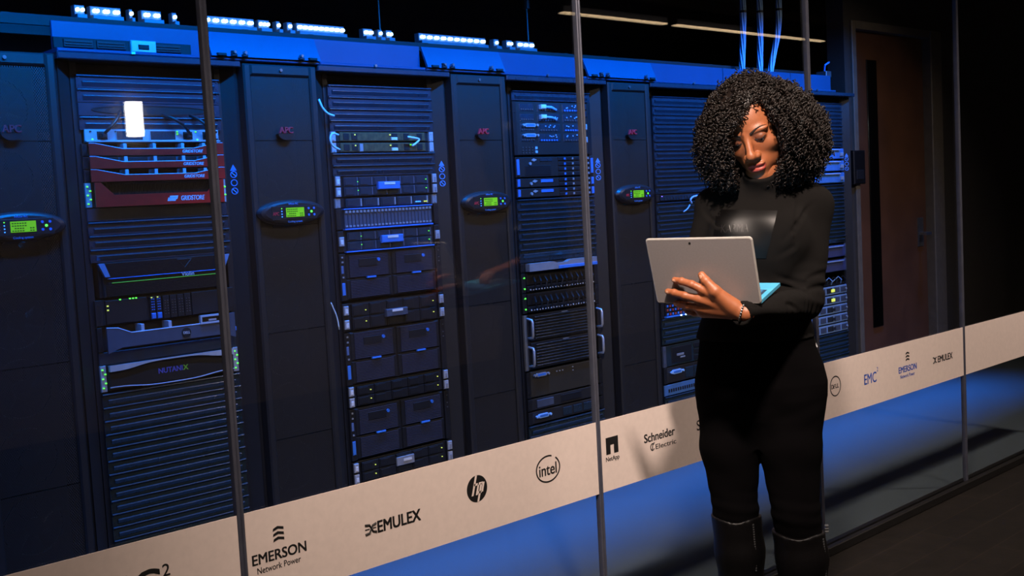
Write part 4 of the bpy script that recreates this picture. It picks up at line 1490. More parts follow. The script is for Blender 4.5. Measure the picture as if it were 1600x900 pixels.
def sdf_mesh(fn, lo, hi, h):
    """surface nets over a narrow band; returns vertices and quads"""
    lo, hi = np.array(lo, float), np.array(hi, float)
    C = 4
    nb = np.ceil((hi - lo) / (h * C)).astype(int) + 1
    n = nb * C
    cg = np.stack(np.meshgrid(*[lo[i] + (np.arange(nb[i]) + .5) * h * C for i in range(3)], indexing='ij'), -1).reshape(-1, 3)
    cd_ = fn(cg).reshape(nb)
    near = np.abs(cd_) < h * C * 1.9
    V = np.repeat(np.repeat(np.repeat(cd_, C, 0), C, 1), C, 2)
    mask = np.repeat(np.repeat(np.repeat(near, C, 0), C, 1), C, 2)
    idx = np.argwhere(mask)
    for s in range(0, len(idx), 400000):
        k = idx[s:s + 400000]
        V[k[:, 0], k[:, 1], k[:, 2]] = fn(lo + k * h)
    S = V < 0
    c = [S[a:n[0] - 1 + a, b:n[1] - 1 + b, e:n[2] - 1 + e] for a in (0, 1) for b in (0, 1) for e in (0, 1)]
    anyv = np.logical_or.reduce(c)
    allv = np.logical_and.reduce(c)
    act = np.argwhere(anyv & ~allv)
    vid = -np.ones(n - 1, int)
    vid[act[:, 0], act[:, 1], act[:, 2]] = np.arange(len(act))
    pos = np.zeros((len(act), 3))
    cnt = np.zeros(len(act))
    corners = np.array([(a, b, e) for a in (0, 1) for b in (0, 1) for e in (0, 1)])
    for i in range(8):
        for j in range(i + 1, 8):
            if np.abs(corners[i] - corners[j]).sum() != 1:
                continue
            A, B = act + corners[i], act + corners[j]
            va, vb = V[A[:, 0], A[:, 1], A[:, 2]], V[B[:, 0], B[:, 1], B[:, 2]]
            m = (va < 0) != (vb < 0)
            t = np.where(m, va / np.where(va == vb, 1, va - vb), 0)
            pos += np.where(m[:, None], A + (B - A) * t[:, None], 0)
            cnt += m
    pos = lo + pos / cnt[:, None] * h
    quads = []
    for ax in range(3):
        o1, o2 = [(1, 2), (2, 0), (0, 1)][ax]
        sl0 = [slice(0, n[i] - 1) for i in range(3)]
        sl1 = list(sl0)
        sl1[ax] = slice(1, n[ax])
        a, b = S[tuple(sl0)], S[tuple(sl1)]
        e = np.argwhere(a != b)
        e = e[(e[:, o1] > 0) & (e[:, o2] > 0)]
        flip = ~S[e[:, 0], e[:, 1], e[:, 2]]
        d1, d2 = np.zeros(3, int), np.zeros(3, int)
        d1[o1] = 1
        d2[o2] = 1
        g = lambda q: vid[q[:, 0], q[:, 1], q[:, 2]]
        q = np.stack([g(e - d1 - d2), g(e - d2), g(e), g(e - d1)], 1)
        q[flip] = q[flip][:, ::-1]
        quads.append(q)
    quads = np.concatenate(quads)
    quads = quads[(quads >= 0).all(1)]
    # settle the vertices on the surface
    eps = h * .3
    for _ in range(2):
        d = fn(pos)
        g = np.stack([fn(pos + eps * np.eye(3)[i]) - d for i in range(3)], 1) / eps
        pos = pos - np.clip(d, -h, h)[:, None] * g / np.maximum((g * g).sum(1), .25)[:, None] * .9
    return pos, quads


def np_mesh(name, v, f, smooth=True):
    me = bpy.data.meshes.new(name)
    me.from_pydata([tuple(x) for x in v], [], [tuple(int(i) for i in q) for q in f])
    me.update()
    if smooth:
        me.polygons.foreach_set('use_smooth', [True] * len(me.polygons))
    return me


def rot(ax, deg):
    a = math.radians(deg)
    c, s = math.cos(a), math.sin(a)
    return np.array({'x': [[1, 0, 0], [0, c, -s], [0, s, c]], 'y': [[c, 0, s], [0, 1, 0], [-s, 0, c]], 'z': [[c, -s, 0], [s, c, 0], [0, 0, 1]]}[ax])


# the woman's own frame: u to the picture's right, v away from the camera, z up
DW = 3.18
_o = at_depth(1190, 296, DW)
WO = np.array((_o[0], _o[1], 0.0))
_v = ROT @ np.array((0, 0, -1.0))
_v[2] = 0
_v = _unit(_v)
_u = np.array((_v[1], -_v[0], 0.0))
WR = np.stack([_u, _v, np.array((0, 0, 1.0))], 1)      # world = WO + WR @ local
WM = Matrix([list(WR[i]) + [WO[i]] for i in range(3)] + [[0, 0, 0, 1]])
CAML = WR.T @ (CAM - WO)


def P(px, py, d=0.0):
    return WR.T @ (at_depth(px, py, DW - d) - WO)


YAW = -18.0
RB = rot('z', YAW)

# ---------------------------------------------------------------- head
HS = 1.085
RH_ = rot('y', -14) @ rot('z', -28) @ rot('x', 17)
HC = P(1168.5, 219.5, .125) - RH_ @ (np.array((0, -.083, .0)) * HS)


def head_local(p):
    q = ((p - HC) @ RH_) / HS
    return q * np.array((1, -1, 1))         # x her left, y forward, z up


def f_head(q):
    """distance in the head's frame; q[:,1] points out of the face"""
    ax = np.abs(q[:, 0])
    m = np.stack([ax, q[:, 1], q[:, 2]], 1)          # mirrored half
    d = ell(q, (0, -.018, .040), (.0725, .092, .082))
    d = smin(d, ell(q, (0, .030, .012), (.0625, .056, .070)), .02)
    d = smin(d, ell(q, (0, .028, -.035), (.0585, .056, .060)), .02)
    d = smin(d, ell(q, (0, .026, -.074), (.046, .052, .036)), .022)
    d = smin(d, ell(q, (0, .071, -.104), (.021, .017, .015)), .020)          # chin
    d = smin(d, ell(m, (.043, .050, -.026), (.0225, .024, .020)), .018)      # cheek bones
    d = smin(d, ell(m, (.030, .072, .0185), (.027, .0135, .0085)), .012)     # brow ridge
    d = smin(d, ell(q, (0, .072, -.068), (.030, .0215, .026)), .016)         # muzzle
    # eye sockets and lids
    d = smax(d, -ell(m, (.031, .098, -.002), (.0185, .017, .0115)), .010)
    d = smin(d, ell(m, (.031, .0735, .0005), (.0155, .0138, .0128)), .004)
    # nose
    d = smin(d, cap(q, (0, .081, .010), (0, .104, -.031), .0072, .0098), .010)
    d = smin(d, ell(q, (0, .106, -.0365), (.0125, .0118, .0105)), .006)
    d = smin(d, ell(m, (.0135, .0945, -.0405), (.0088, .0115, .0082)), .006)
    d = smax(d, -ell(m, (.0072, .1015, -.0475), (.0042, .0062, .0032)), .002)
    # lips
    d = smin(d, ell(m, (.0075, .0905, -.0645), (.0150, .0088, .0058), ), .004)
    d = smin(d, ell(q, (0, .0895, -.0785), (.0190, .0100, .0074)), .004)
    zl = -.0712 + .0022 * (ax / .024) ** 2 * -1
    cre = np.sqrt((np.maximum(ax - .021, 0)) ** 2 + (q[:, 1] - .0985 + 3.2 * ax ** 1.6 * .8) ** 2 * .25 + (q[:, 2] - zl) ** 2) - .0012
    d = smax(d, -cre, .0022)
    d = smax(d, -ell(q, (0, .0985, -.0545), (.0035, .004, .009)), .004)      # philtrum
    # eye slit under the lowered lid
    d = smax(d, -ell(m, (.0312, .0885, -.0062), (.0118, .0075, .0021)), .0012)
    # ears
    e = ell(m, (.0735, -.004, -.012), (.007, .018, .031), rot('z', 14))
    e = smax(e, -ell(m, (.081, .000, -.010), (.005, .011, .020), rot('z', 14)), .003)
    d = smin(d, e, .004)
    return d




NECK = [P(1197, 304, .005), P(1191, 270, .052)]
HEADB = HC + RH_ @ (np.array((0, .020, -.062)) * HS)


def f_head_world(p):
    q = head_local(p)
    return smin(f_head(q) * HS, cap(p, HEADB, NECK[0] + (0, .004, 0), .047, .050), .02)


# ---------------------------------------------------------------- the laptop's planes (needed by the hands)
LQ = [P(1001, 377, .275), P(1167, 372.5, .410), P(1194, 474, .350), P(1037, 471, .215)]
LID_C = sum(LQ) / 4
_lx = _unit((LQ[1] - LQ[0]) + (LQ[2] - LQ[3]))
_lz = (LQ[0] - LQ[3]) + (LQ[1] - LQ[2])
_lz = _unit(_lz - _lx * (_lz @ _lx))
_ly = np.cross(_lz, _lx)                     # points away from the camera (towards her)
LW = (np.linalg.norm(LQ[1] - LQ[0]) + np.linalg.norm(LQ[2] - LQ[3])) / 2
LH = (np.linalg.norm(LQ[0] - LQ[3]) + np.linalg.norm(LQ[1] - LQ[2])) / 2


T = .0075
best = None
hinge_r = LID_C + _lx * LW / 2 - _lz * LH / 2 + _ly * T
for dd in np.linspace(.0, .30, 61):
    e = P(1233, 443, dd) - hinge_r
    sc = abs(np.linalg.norm(e) - .190)
    if best is None or sc < best[0]:
        best = (sc, e)
bd = best[1] - _lx * (best[1] @ _lx)
bd = _unit(bd)
blocal = np.array((bd @ _lx, bd @ _ly, bd @ _lz))
bn = np.cross(np.array((1.0, 0, 0)), blocal)
if bn[2] < 0:
    bn = -bn
h0 = np.array((0, T, -LH / 2 + .004))
DEP = .180


def base_pt(x, t, n_):
    return h0 + np.array((x, 0, 0)) + blocal * t + bn * n_


def base_world(x, t, n_):
    q = base_pt(x, t, n_)
    return LID_C + _lx * q[0] + _ly * q[1] + _lz * q[2]


def box_sdf(q, lo, hi):
    c, h_ = (np.array(lo) + hi) / 2, (np.array(hi) - lo) / 2
    w = np.abs(q - c) - h_
    return np.linalg.norm(np.maximum(w, 0), axis=1) + np.minimum(w.max(1), 0)


def f_laptop(p):
    q = (p - LID_C) @ np.stack([_lx, _ly, _lz], 1)
    d = box_sdf(q, (-LW / 2, 0, -LH / 2), (LW / 2, T + .001, LH / 2)) - .0008
    d = np.minimum(d, cap(q, (-LW / 2 + .02, T + .001, -LH / 2 - .002), (LW / 2 - .02, T + .001, -LH / 2 - .002), .006, .006))
    r_ = q - h0
    b_ = np.stack([r_[:, 0], r_ @ blocal, r_ @ bn], 1)
    return np.minimum(d, box_sdf(b_, (-LW / 2, 0, -.009), (LW / 2, DEP, .0024)))


def on_lid(px, py, off):
    """a point off metres in front of the lid's outer face"""
    a, b = P(px, py, 0.0), P(px, py, .6)
    n = -_ly
    k = ((LID_C - a) @ n + off) / ((b - a) @ n)
    return a + (b - a) * k


# ---------------------------------------------------------------- hands
def joints(lst):
    return [on_lid(*q) for q in lst]


LWR = on_lid(1166, 489, .026)
LCUFF = on_lid(1161, 489, .0265)
LKN = joints([(1099, 453, .026), (1092, 467, .029), (1092, 480, .024), (1099, 490, .014)])
LF = [joints([(1081, 444.5, .026), (1065, 439.5, .017), (1054, 437.5, .010)]),
      joints([(1070, 462, .028), (1054, 457.5, .017), (1043.5, 455.5, .010)]),
      joints([(1075, 478, .022), (1064, 476, .012), (1056, 474, .007)]),
      joints([(1085, 489, .008), (1076, 487, -.002), (1070, 484, -.008)])]
LTH = joints([(1146, 478, .026), (1118, 455, .030), (1103, 439, .020), (1096.5, 430, .0115)])
LTIPS = [f[-1] for f in LF] + [LTH[-1]]


def f_left_hand(p):
    d = chain(p, [LCUFF + (LEL - LCUFF) * .25, LWR], [.021, .0205])
    for i, k in enumerate(LKN):
        d = smin(d, cap(p, LWR, k, .0135, [.0128, .0130, .0122, .0108][i]), .014)
    d = smin(d, cap(p, LTH[0], LTH[1], .0190, .0145), .014)
    d = smin(d, cap(p, LWR, (LKN[2] + LKN[3]) / 2, .0150, .0130), .012)
    for i, f in enumerate(LF):
        r = [.0100, .0102, .0096, .0085][i]
        c = chain(p, [LKN[i]] + f, [r * 1.14, r * 1.02, r * .92, r * .78], .003)
        for j in f[:2]:
            c = smin(c, np.linalg.norm(p - j, axis=1) - r * 1.0, .003)
        d = smin(d, c, .0045)
    c = chain(p, LTH[1:], [.0140, .0122, .0098], .003)
    d = smin(d, c, .007)
    return d


RELB = P(1082, 452, -.01)
RWR = base_world(-.075, .235, .040)


def f_right_hand(p):
    """the hand resting on the keyboard behind the lid"""
    d = chain(p, [RWR + (RELB - RWR) * .35, RWR], [.022, .021])
    kn = [base_world(-.075 + .030 - .0195 * i, .150, .036) for i in range(4)]
    for i in range(4):
        d = smin(d, cap(p, RWR, kn[i], .016, .0112), .012)
        x = -.075 + .034 - .023 * i
        a, b, c = base_world(x, .112, .034), base_world(x, .094, .022), base_world(x, .088, .0115)
        d = smin(d, chain(p, [kn[i], a, b, c], [.0102, .0092, .0082, .0070]), .004)
    t = [base_world(-.055, .205, .030), base_world(-.032, .170, .024), base_world(-.024, .148, .0125)]
    d = smin(d, chain(p, t, [.0135, .0112, .0088]), .008)
    return d


# ---------------------------------------------------------------- torso, arms and legs
def loft(p, table):
    """elliptic sections along z: rows of (z, centre u, centre v, half width, half depth), turned by the body's yaw"""
    t = np.array(sorted(table))
    z = p[:, 2]
    cu, cv, a, b = [np.interp(z, t[:, 0], t[:, i]) for i in (1, 2, 3, 4)]
    c, s = math.cos(math.radians(YAW)), math.sin(math.radians(YAW))
    du, dv = p[:, 0] - cu, p[:, 1] - cv
    x, y = c * du + s * dv, -s * du + c * dv
    k = np.sqrt((x / a) ** 2 + (y / b) ** 2) + 1e-9
    e = np.abs(y / b) / k
    d = (k - 1) * (a * (1 - e) + b * e)
    return np.maximum(d, np.maximum(z - t[-1, 0], t[0, 0] - z))


def row(px, py, d, a, b):
    q = P(px, py, d)
    return (q[2], q[0], q[1], a, b)


TORSO = [row(1180, 545, .00, .170, .122), row(1179, 520, .0, .164, .118), row(1181, 480, .0, .146, .100), row(1186, 430, .0, .140, .098), row(1190, 380, .0, .146, .102),
         row(1193, 340, .0, .146, .096), row(1195, 315, .005, .132, .080), row(1196, 298, .01, .095, .066), row(1196, 286, .015, .062, .058)]
LSH, LEL = P(1268, 322, .035), P(1259, 472, .085)
RSH = P(1118, 322, -.045)


def f_torso(p):
    d = loft(p, TORSO)
    for s in (-1, 1):
        c = np.array((.066 * s, -.074, 0)) @ RB.T + P(1189, 372, 0)
        d = smin(d, ell(p, c, (.070, .046, .075), RB), .07)
    d = smin(d, cap(p, NECK[0], NECK[1], .061, .055), .022)
    return d


def f_sleeves(p, grow=0.0):
    dl = cap(p, LSH, LEL, .057 + grow, .047 + grow)
    dl = smin(dl, cap(p, P(1230, 305, .025), LSH, .050 + grow, .053 + grow), .03)
    df = cap(p, LEL, LCUFF, .0415 + grow, .0318 + grow)
    # folds gather inside the elbow
    ax = _unit(LCUFF - LEL)
    t = (p - LEL) @ ax
    fold = .0016 * np.sin(t * 2 * math.pi / .021 + 9 * p[:, 2]) * np.exp(-((t - .04) / .055) ** 2)
    fold += .0010 * np.sin(t * 2 * math.pi / .027 + 21 * p[:, 0]) * np.exp(-((t - .17) / .06) ** 2)
    df = df + fold
    up = (p - LSH) @ _unit(LEL - LSH)
    dl = dl + .0022 * np.sin(up * 2 * math.pi / .034 + 18 * p[:, 0]) * np.exp(-((up - .25) / .06) ** 2)
    if grow == 0:
        df = np.maximum(df, ((p - LCUFF) @ ax) - .012)        # the cuff ends cleanly
    d = smin(dl, df, .018)
    dr = cap(p, RSH, RELB, .052 + grow, .044 + grow)
    dr = smin(dr, cap(p, P(1158, 305, -.01), RSH, .050 + grow, .051 + grow), .03)
    dr = smin(dr, cap(p, RELB, RWR + (RELB - RWR) * .10, .043 + grow, .031 + grow), .018)
    return smin(d, dr, .004)


def cloth(p, a):
    return a * (np.sin(31 * p[:, 0] + 17 * p[:, 2]) * np.sin(23 * p[:, 2] - 13 * p[:, 1] + 1.3) + .6 * np.sin(57 * p[:, 2] + 41 * p[:, 0] + 2 * np.sin(19 * p[:, 1])))


HEM = P(1180, 521, 0)[2]
# soft drag lines of the jersey: start, end (on the front of the cloth), depth, width
CREASES = [((1243, 352), (1270, 318), .0050, .0060), ((1238, 362), (1256, 300), .0038, .0070), ((1240, 350), (1214, 376), .0040, .0075), ((1236, 385), (1206, 400), .0030, .0080),
           ((1246, 440), (1208, 428), .0035, .0080), ((1262, 436), (1294, 424), .0038, .0065), ((1262, 452), (1292, 446), .0040, .0060), ((1128, 350), (1108, 322), .0040, .0070),
           ((1222, 447), (1262, 462), .0045, .0060), ((1205, 300), (1232, 322), .0025, .0090), ((1215, 470), (1238, 484), .0030, .0060)]
CREASES = [(P(*a, .12)[[0, 2]], P(*b, .10)[[0, 2]], d_, w_) for a, b, d_, w_ in CREASES]


def creases(p):
    x = p[:, [0, 2]]
    out = np.zeros(len(p))
    for a, b, d_, w_ in CREASES:
        e = b - a
        s = (x - a) @ e / (e @ e)
        t = np.clip(s, 0, 1)
        bow = a + t[:, None] * e + (np.array((-e[1], e[0])) * (.18 * t * (1 - t))[:, None])
        dist = np.linalg.norm(x - bow, axis=1)
        side = (x - bow) @ _unit(np.array((-e[1], e[0])))
        out += d_ * (np.exp(-(dist / w_) ** 2) - .55 * np.exp(-((dist - 1.7 * w_) / w_) ** 2) * (side > 0)) * np.clip(1.15 - t, 0, 1)
    return np.where(p[:, 1] < .03, out, 0)




def f_top(p):
    d = smin(f_torso(p), f_sleeves(p), .022) + cloth(p, .0011) + creases(p)
    # a few soft creases drawn across the front from the armpit
    z0 = P(1190, 470, 0)[2]
    d = d + .0022 * np.sin((p[:, 2] - z0) * 120 + 30 * p[:, 0]) * np.exp(-((p[:, 2] - z0) / .045) ** 2)
    tilt = HEM - .010
    d = np.maximum(d, tilt - p[:, 2])
    d = np.maximum(d, .0032 - f_laptop(p))
    # neck opening
    n = _unit(NECK[1] - NECK[0])
    return np.maximum(d, ((p - NECK[1]) @ n) - .012)


PELV = [row(1184, 690, .0, .080, .060), row(1186, 650, .0, .150, .095), row(1187, 618, .0, .178, .112), row(1187.5, 596, .0, .182, .117), row(1186, 570, .0, .176, .114), row(1182, 540, .0, .163, .112), row(1181, 510, .0, .155, .108)]
RLEG = [P(1139, 615, -.02), P(1141, 700, -.01), P(1149, 792, .0), P(1156, 860, -.015), P(1161, 960, -.03), P(1166, 1052, -.035)]
LLEG = [P(1238, 615, .02), P(1234, 700, .04), P(1243, 800, .06), P(1253, 870, .045), P(1257, 980, .025), P(1260, 1072, .02)]
RR_ = [.090, .083, .0615, .058, .050, .040]
LR_ = [.092, .084, .0635, .060, .052, .041]


def f_legs(p, k=0):
    d = chain(p, RLEG[:5], RR_[:5], .02)
    e = chain(p, LLEG[:5], LR_[:5], .02)
    return smin(d, e, .006)


def f_trousers(p):
    d = smin(loft(p, PELV), f_legs(p), .028) + cloth(p, .0014)
    for L in (RLEG, LLEG):
        t = (p[:, 2] - L[2][2])
        d = d + .0014 * np.sin(t * 170 + 25 * p[:, 0]) * np.exp(-(t / .05) ** 2) * np.exp(-(np.hypot(p[:, 0] - L[2][0], p[:, 1] - L[2][1]) / .1) ** 4)
        hz = P(1187, 640, 0)[2]
        t2 = p[:, 2] - hz
        d = d + .0016 * np.sin(t2 * 110 - 40 * (p[:, 0] - L[0][0])) * np.exp(-(t2 / .06) ** 2) * np.exp(-(np.hypot(p[:, 0] - L[1][0], p[:, 1] - L[1][1]) / .09) ** 4)
    return np.maximum(d, p[:, 2] - P(1181, 511, 0)[2])


def f_body(p):
    """the body inside the clothes"""
    d = loft(p, [(z, u, v, a - .020, b - .020) for z, u, v, a, b in TORSO])
    d = smin(d, loft(p, [(z, u, v, a - .020, b - .020) for z, u, v, a, b in PELV]), .01)
    d = smin(d, f_sleeves(p, -.017), .01)
    d = smin(d, chain(p, RLEG, [r - .010 for r in RR_], .02), .02)
    d = smin(d, chain(p, LLEG, [r - .010 for r in LR_], .02), .02)
    for L, sx in ((RLEG, -1), (LLEG, 1)):
        a = L[-1] - np.array((0, 0, .028))
        d = smin(d, cap(p, a + np.array((0, .02, 0)), a + FOOT[sx] * .15 + np.array((0, 0, -.035)), .030, .022), .02)
    d = smin(d, cap(p, NECK[0], NECK[1], .050, .046), .02)
    return d


FOOT = {-1: _unit(np.array((-.42, -.9, 0))), 1: _unit(np.array((-.12, -1.0, 0)))}


def boot_fn(L, R, sx, ztop):
    ank = L[-1]
    toe = np.array((ank[0], ank[1], .034)) + FOOT[sx] * .165
    heel = np.array((ank[0], ank[1], .034)) - FOOT[sx] * .035

    def fn(p):
        d = chain(p, L[2:], [r + .0095 for r in R[2:]], .02)
        d = smin(d, cap(p, heel, toe, .036, .030), .025)
        d = smin(d, cap(p, ank + np.array((0, 0, -.02)), np.array((ank[0], ank[1], .05)) + FOOT[sx] * .07, .040, .036), .03)
        d = np.maximum(d, .018 - p[:, 2])
        # sole and block heel
        s = cap(p * np.array((1, 1, 1.0)), heel + np.array((0, 0, -.02)), toe + np.array((0, 0, -.02)), .035, .031)
        s = np.maximum(np.maximum(s, p[:, 2] - .020), -p[:, 2] + .004)
        d = np.minimum(d, s)
        wr = .0022 * np.sin((p[:, 2] - .16) * 150 + 20 * p[:, 1]) * np.exp(-((p[:, 2] - .16) / .06) ** 2)
        d = d + wr
        top = ztop + .004 * np.sin(6 * (p[:, 0] - ank[0]) / .1)
        return np.maximum(d, p[:, 2] - top)
    return fn


# ---------------------------------------------------------------- materials of the figure
def skin_material():
    m = mat('skin', rgb(156, 92, 58), 0.46, 0, .05, 60, .15, 900)
    nt = m.node_tree
    p = nt.nodes['Principled BSDF']
    src = p.inputs['Base Color'].links[0].from_socket
    at_ = nt.nodes.new('ShaderNodeAttribute')
    at_.attribute_name = 'tint'
    mx = nt.nodes.new('ShaderNodeMix')
    mx.data_type = 'RGBA'
    nt.links.new(at_.outputs['Alpha'], mx.inputs[0])
    nt.links.new(src, mx.inputs[6])
    nt.links.new(at_.outputs['Color'], mx.inputs[7])
    nt.links.new(mx.outputs[2], p.inputs['Base Color'])
    p.inputs['Subsurface Weight'].default_value = 0.12
    p.inputs['Subsurface Radius'].default_value = (0.9, 0.35, 0.2)
    p.inputs['Subsurface Scale'].default_value = 0.006
    return m


SKIN = skin_material()
KNIT = mat('black_knit', rgb(17, 15, 14), 0.95, 0, .10, 400, .35, 1400, spec=.12)
DENIM = mat('black_denim', rgb(6, 5, 6), 0.95, 0, .12, 500, .3, 1500, spec=.04)
LEATH = mat('black_leather', rgb(8, 7, 8), 0.45, 0, .15, 60, .2, 300, spec=.25)
HAIRM = mat('dark_brown_hair', rgb(26, 18, 14), 0.46, 0, .4, 40, spec=.5)
LASH = mat('lash_black', rgb(10, 8, 8), .6)
BROW = mat('brow_dark', rgb(34, 21, 15), .8)
EYEW = mat('eye_white', rgb(205, 198, 190), .2)
IRIS = mat('iris_brown', rgb(30, 17, 10), .15)
GLOSS = mat('print_gloss_black', rgb(6, 5, 5), 0.42, 0, .15, 20, spec=.22)
RAISED = mat('print_raised', rgb(44, 40, 38), 0.4)

woman = thing('person', 'woman in black turtleneck and black trousers with curly hair, holding an open laptop', 'person', tuple(WO))
woman.rotation_euler = Matrix([list(WR[i]) for i in range(3)]).to_euler()

# body: one mesh
bits = []
v, f = sdf_mesh(f_head_world, HC - .21, HC + .17, .0016)
bits.append((v, f, 'head'))
allh = np.array(LKN + sum(LF, []) + LTH + [LWR, P(1220, 490, .14)])
v, f = sdf_mesh(lambda p: np.maximum(f_left_hand(p), .0012 - f_laptop(p)), allh.min(0) - .03, allh.max(0) + .03, .0015)
bits.append((v, f, 'lhand'))
v, f = sdf_mesh(lambda p: np.maximum(f_right_hand(p), .0006 - f_laptop(p)), RWR - .15, RWR + .15, .0025)
bits.append((v, f, 'rhand'))
v, f = sdf_mesh(lambda p: np.maximum(f_body(p), .006 - f_laptop(p)), (-.36, -.52, .0), (.36, .32, 1.62), .008)
bits.append((v, f, 'trunk'))
VV, FF, TT = [], [], []
k = 0
base = np.array(rgb(156, 92, 58))
for v, f, kind in bits:
    tint = np.zeros((len(v), 4))
    if kind == 'head':
        q = head_local(v)
        ax = np.abs(q[:, 0])
        up = (q[:, 2] <= -.0580 - .10 * ax + .0) & (q[:, 2] > -.0712)
        up &= q[:, 2] < -.0712 + .0098 * np.sqrt(np.clip(1 - (ax / .0245) ** 2, 0, 1)) - .0018 * np.exp(-(ax / .004) ** 2)
        lo_ = (q[:, 2] <= -.0712) & (q[:, 2] > -.0712 - .0142 * np.sqrt(np.clip(1 - (ax / .0235) ** 2, 0, 1)))
        lip = (up | lo_) & (q[:, 1] > .07)
        tint[lip] = np.array(list(rgb(160, 62, 58)[:3]) + [.85])
        lid = np.exp(-(((ax - .031) / .017) ** 2 + ((q[:, 2] - .003) / .010) ** 2) ** 2) * (q[:, 1] > .06)
        w_ = (lid > .15) & ~lip
        tint[w_] = np.concatenate([np.tile(np.array(rgb(104, 60, 42)[:3]), (w_.sum(), 1)), (lid[w_] * .75)[:, None]], 1)
    if kind == 'lhand':
        for i, t_ in enumerate(LTIPS):
            prev = ([f_[-2] for f_ in LF] + [LTH[-2]])[i]
            dr = _unit(t_ - prev)
            nrm = -_ly
            c_ = t_ + nrm * .0075 - dr * .001
            g = np.linalg.norm((v - c_) - 0, axis=1)
            w_ = g < .0062
            tint[w_] = np.array(list(rgb(214, 160, 130)[:3]) + [.8])
    VV.append(v)
    FF.append(f + k)
    TT.append(tint)
    k += len(v)
me = np_mesh('body', np.concatenate(VV), np.concatenate(FF))
ca = me.color_attributes.new('tint', 'FLOAT_COLOR', 'POINT')
ca.data.foreach_set('color', np.concatenate(TT).astype(np.float32).ravel())
body = obj('body', me, SKIN, woman)


def skin_at(x, f0, z):
    """the face's surface straight behind a point of the head's frame"""
    y = f0
    for _ in range(40):
        d = f_head(np.array([[x, y, z]]))[0]
        y -= d * .8
        if abs(d) < 1e-5:
            break
    return np.array((x, y, z))


def head_world(q):
    q = np.asarray(q, float) * np.array((1, -1, 1))
    return HC + RH_ @ (q * HS)


for s in (-1, 1):
    # eyeball with iris looking down
    eb = MB()
    n1, n2 = 16, 12
    c0 = np.array((s * .0312, .0735, -.0012))
    for ring_, (r_, m_, nm) in enumerate([(.0128, EYEW, 'eye')]):
        vs, fs = [], []
        for a in range(n2 + 1):
            th = math.pi * a / n2
            for b in range(n1):
                ph = 2 * math.pi * b / n1
                vs.append(head_world(c0 + r_ * np.array((math.sin(th) * math.cos(ph), math.cos(th), math.sin(th) * math.sin(ph)))))
        for a in range(n2):
            for b in range(n1):
                fs.append((a * n1 + b, a * n1 + (b + 1) % n1, (a + 1) * n1 + (b + 1) % n1, (a + 1) * n1 + b))
        eb.add(vs, fs)
    eye = obj('eye', eb, EYEW, woman, smooth=True)
    ir = MB()
    dirv = _unit(np.array((0.0, .90, -.43)))
    e1 = _unit(np.cross(dirv, (1, 0, 0)))
    e2 = np.cross(dirv, e1)
    vs = [head_world(c0 + dirv * .01335)]
    for b in range(16):
        a = 2 * math.pi * b / 16
        vs.append(head_world(c0 + dirv * .0119 + .0058 * (e1 * math.cos(a) + e2 * math.sin(a))))
    ir.add(vs, [(0, 1 + b, 1 + (b + 1) % 16) for b in range(16)])
    obj('iris', ir, IRIS, eye, smooth=True)
    # lashes along the edge of the lowered lid
    pts = []
    for k in range(11):
        t = k / 10
        x = s * (.0175 + .0285 * t)
        z = -.0022 - .0042 * math.sin(math.pi * min(1, t * 1.05)) + .0022 * t
        q = skin_at(x, .11, z)
        q[1] += .0006
        pts.append(head_world(q))
    obj('eyelashes', MB().tube(pts, .001, 6, rr=[.0006 + .0013 * math.sin(math.pi * min(1, .12 + .85 * k / 10)) for k in range(11)]), LASH, woman)
    pts = []
    for k in range(13):
        t = k / 12
        x = s * (.0125 + .042 * t)
        z = .0150 + .0125 * math.sin(math.pi * .62 * t) - .004 * t * t
        q = skin_at(x, .12, z)
        pts.append(head_world(q))
    eb = MB().tube(pts, .002, 6, rr=[(.0030 - .0022 * (k / 12) ** 1.5) for k in range(13)])
    obj('eyebrow', eb, BROW, woman)

# clothes
v, f = sdf_mesh(f_top, (-.30, -.52, .95), (.30, .22, 1.55), .0042)
top = obj('turtleneck_top', np_mesh('turtleneck_top', v, f), KNIT, woman, label='black long sleeved turtleneck')
v, f = sdf_mesh(f_trousers, (-.30, -.26, .25), (.30, .24, 1.08), .0045)
obj('trousers', np_mesh('trousers', v, f), DENIM, woman, label='black trousers')
for L, R, sx, py, w_ in ((RLEG, RR_, -1, 803, 'right'), (LLEG, LR_, 1, 829, 'left')):
    zt = P(1190, py, .03 if sx > 0 else 0)[2]
    c_ = L[-1]
    v, f = sdf_mesh(boot_fn(L, R, sx, zt), (c_[0] - .26, c_[1] - .30, -.01), (c_[0] + .2, c_[1] + .2, zt + .03), .005)
    bt = obj('boot', np_mesh('boot', v, f), LEATH, woman, label='black knee high boot')
    zp = MB()
    for k in range(20):
        z = zt - .012 - k * .007
        zz = np.interp(z, [q[2] for q in L[::-1]], range(len(L)))
        q = np.array([np.interp(z, [w[2] for w in L[::-1]], [w[i] for w in L[::-1]]) for i in range(3)])
        r = np.interp(z, [w[2] for w in L[::-1]], R[::-1]) + .0105
        a = math.radians(-62 if sx < 0 else -40)
        q = q + r * np.array((math.cos(a), math.sin(a), 0))
        zp.box(q[0] - .002, q[0] + .002, q[1] - .002, q[1] + .002, z - .002, z + .002)
    obj('zip', zp, STEEL, bt)
    if sx > 0:
        q = P(1292, 826, .055)
        bk = MB()
        for k in range(3):
            bk.tube([q + np.array((-.006, 0, .008 - .008 * k)), q + np.array((.004, 0, .008 - .008 * k))], .004, 8)
        obj('buckle', bk, STEEL, bt, label='studded strap end')


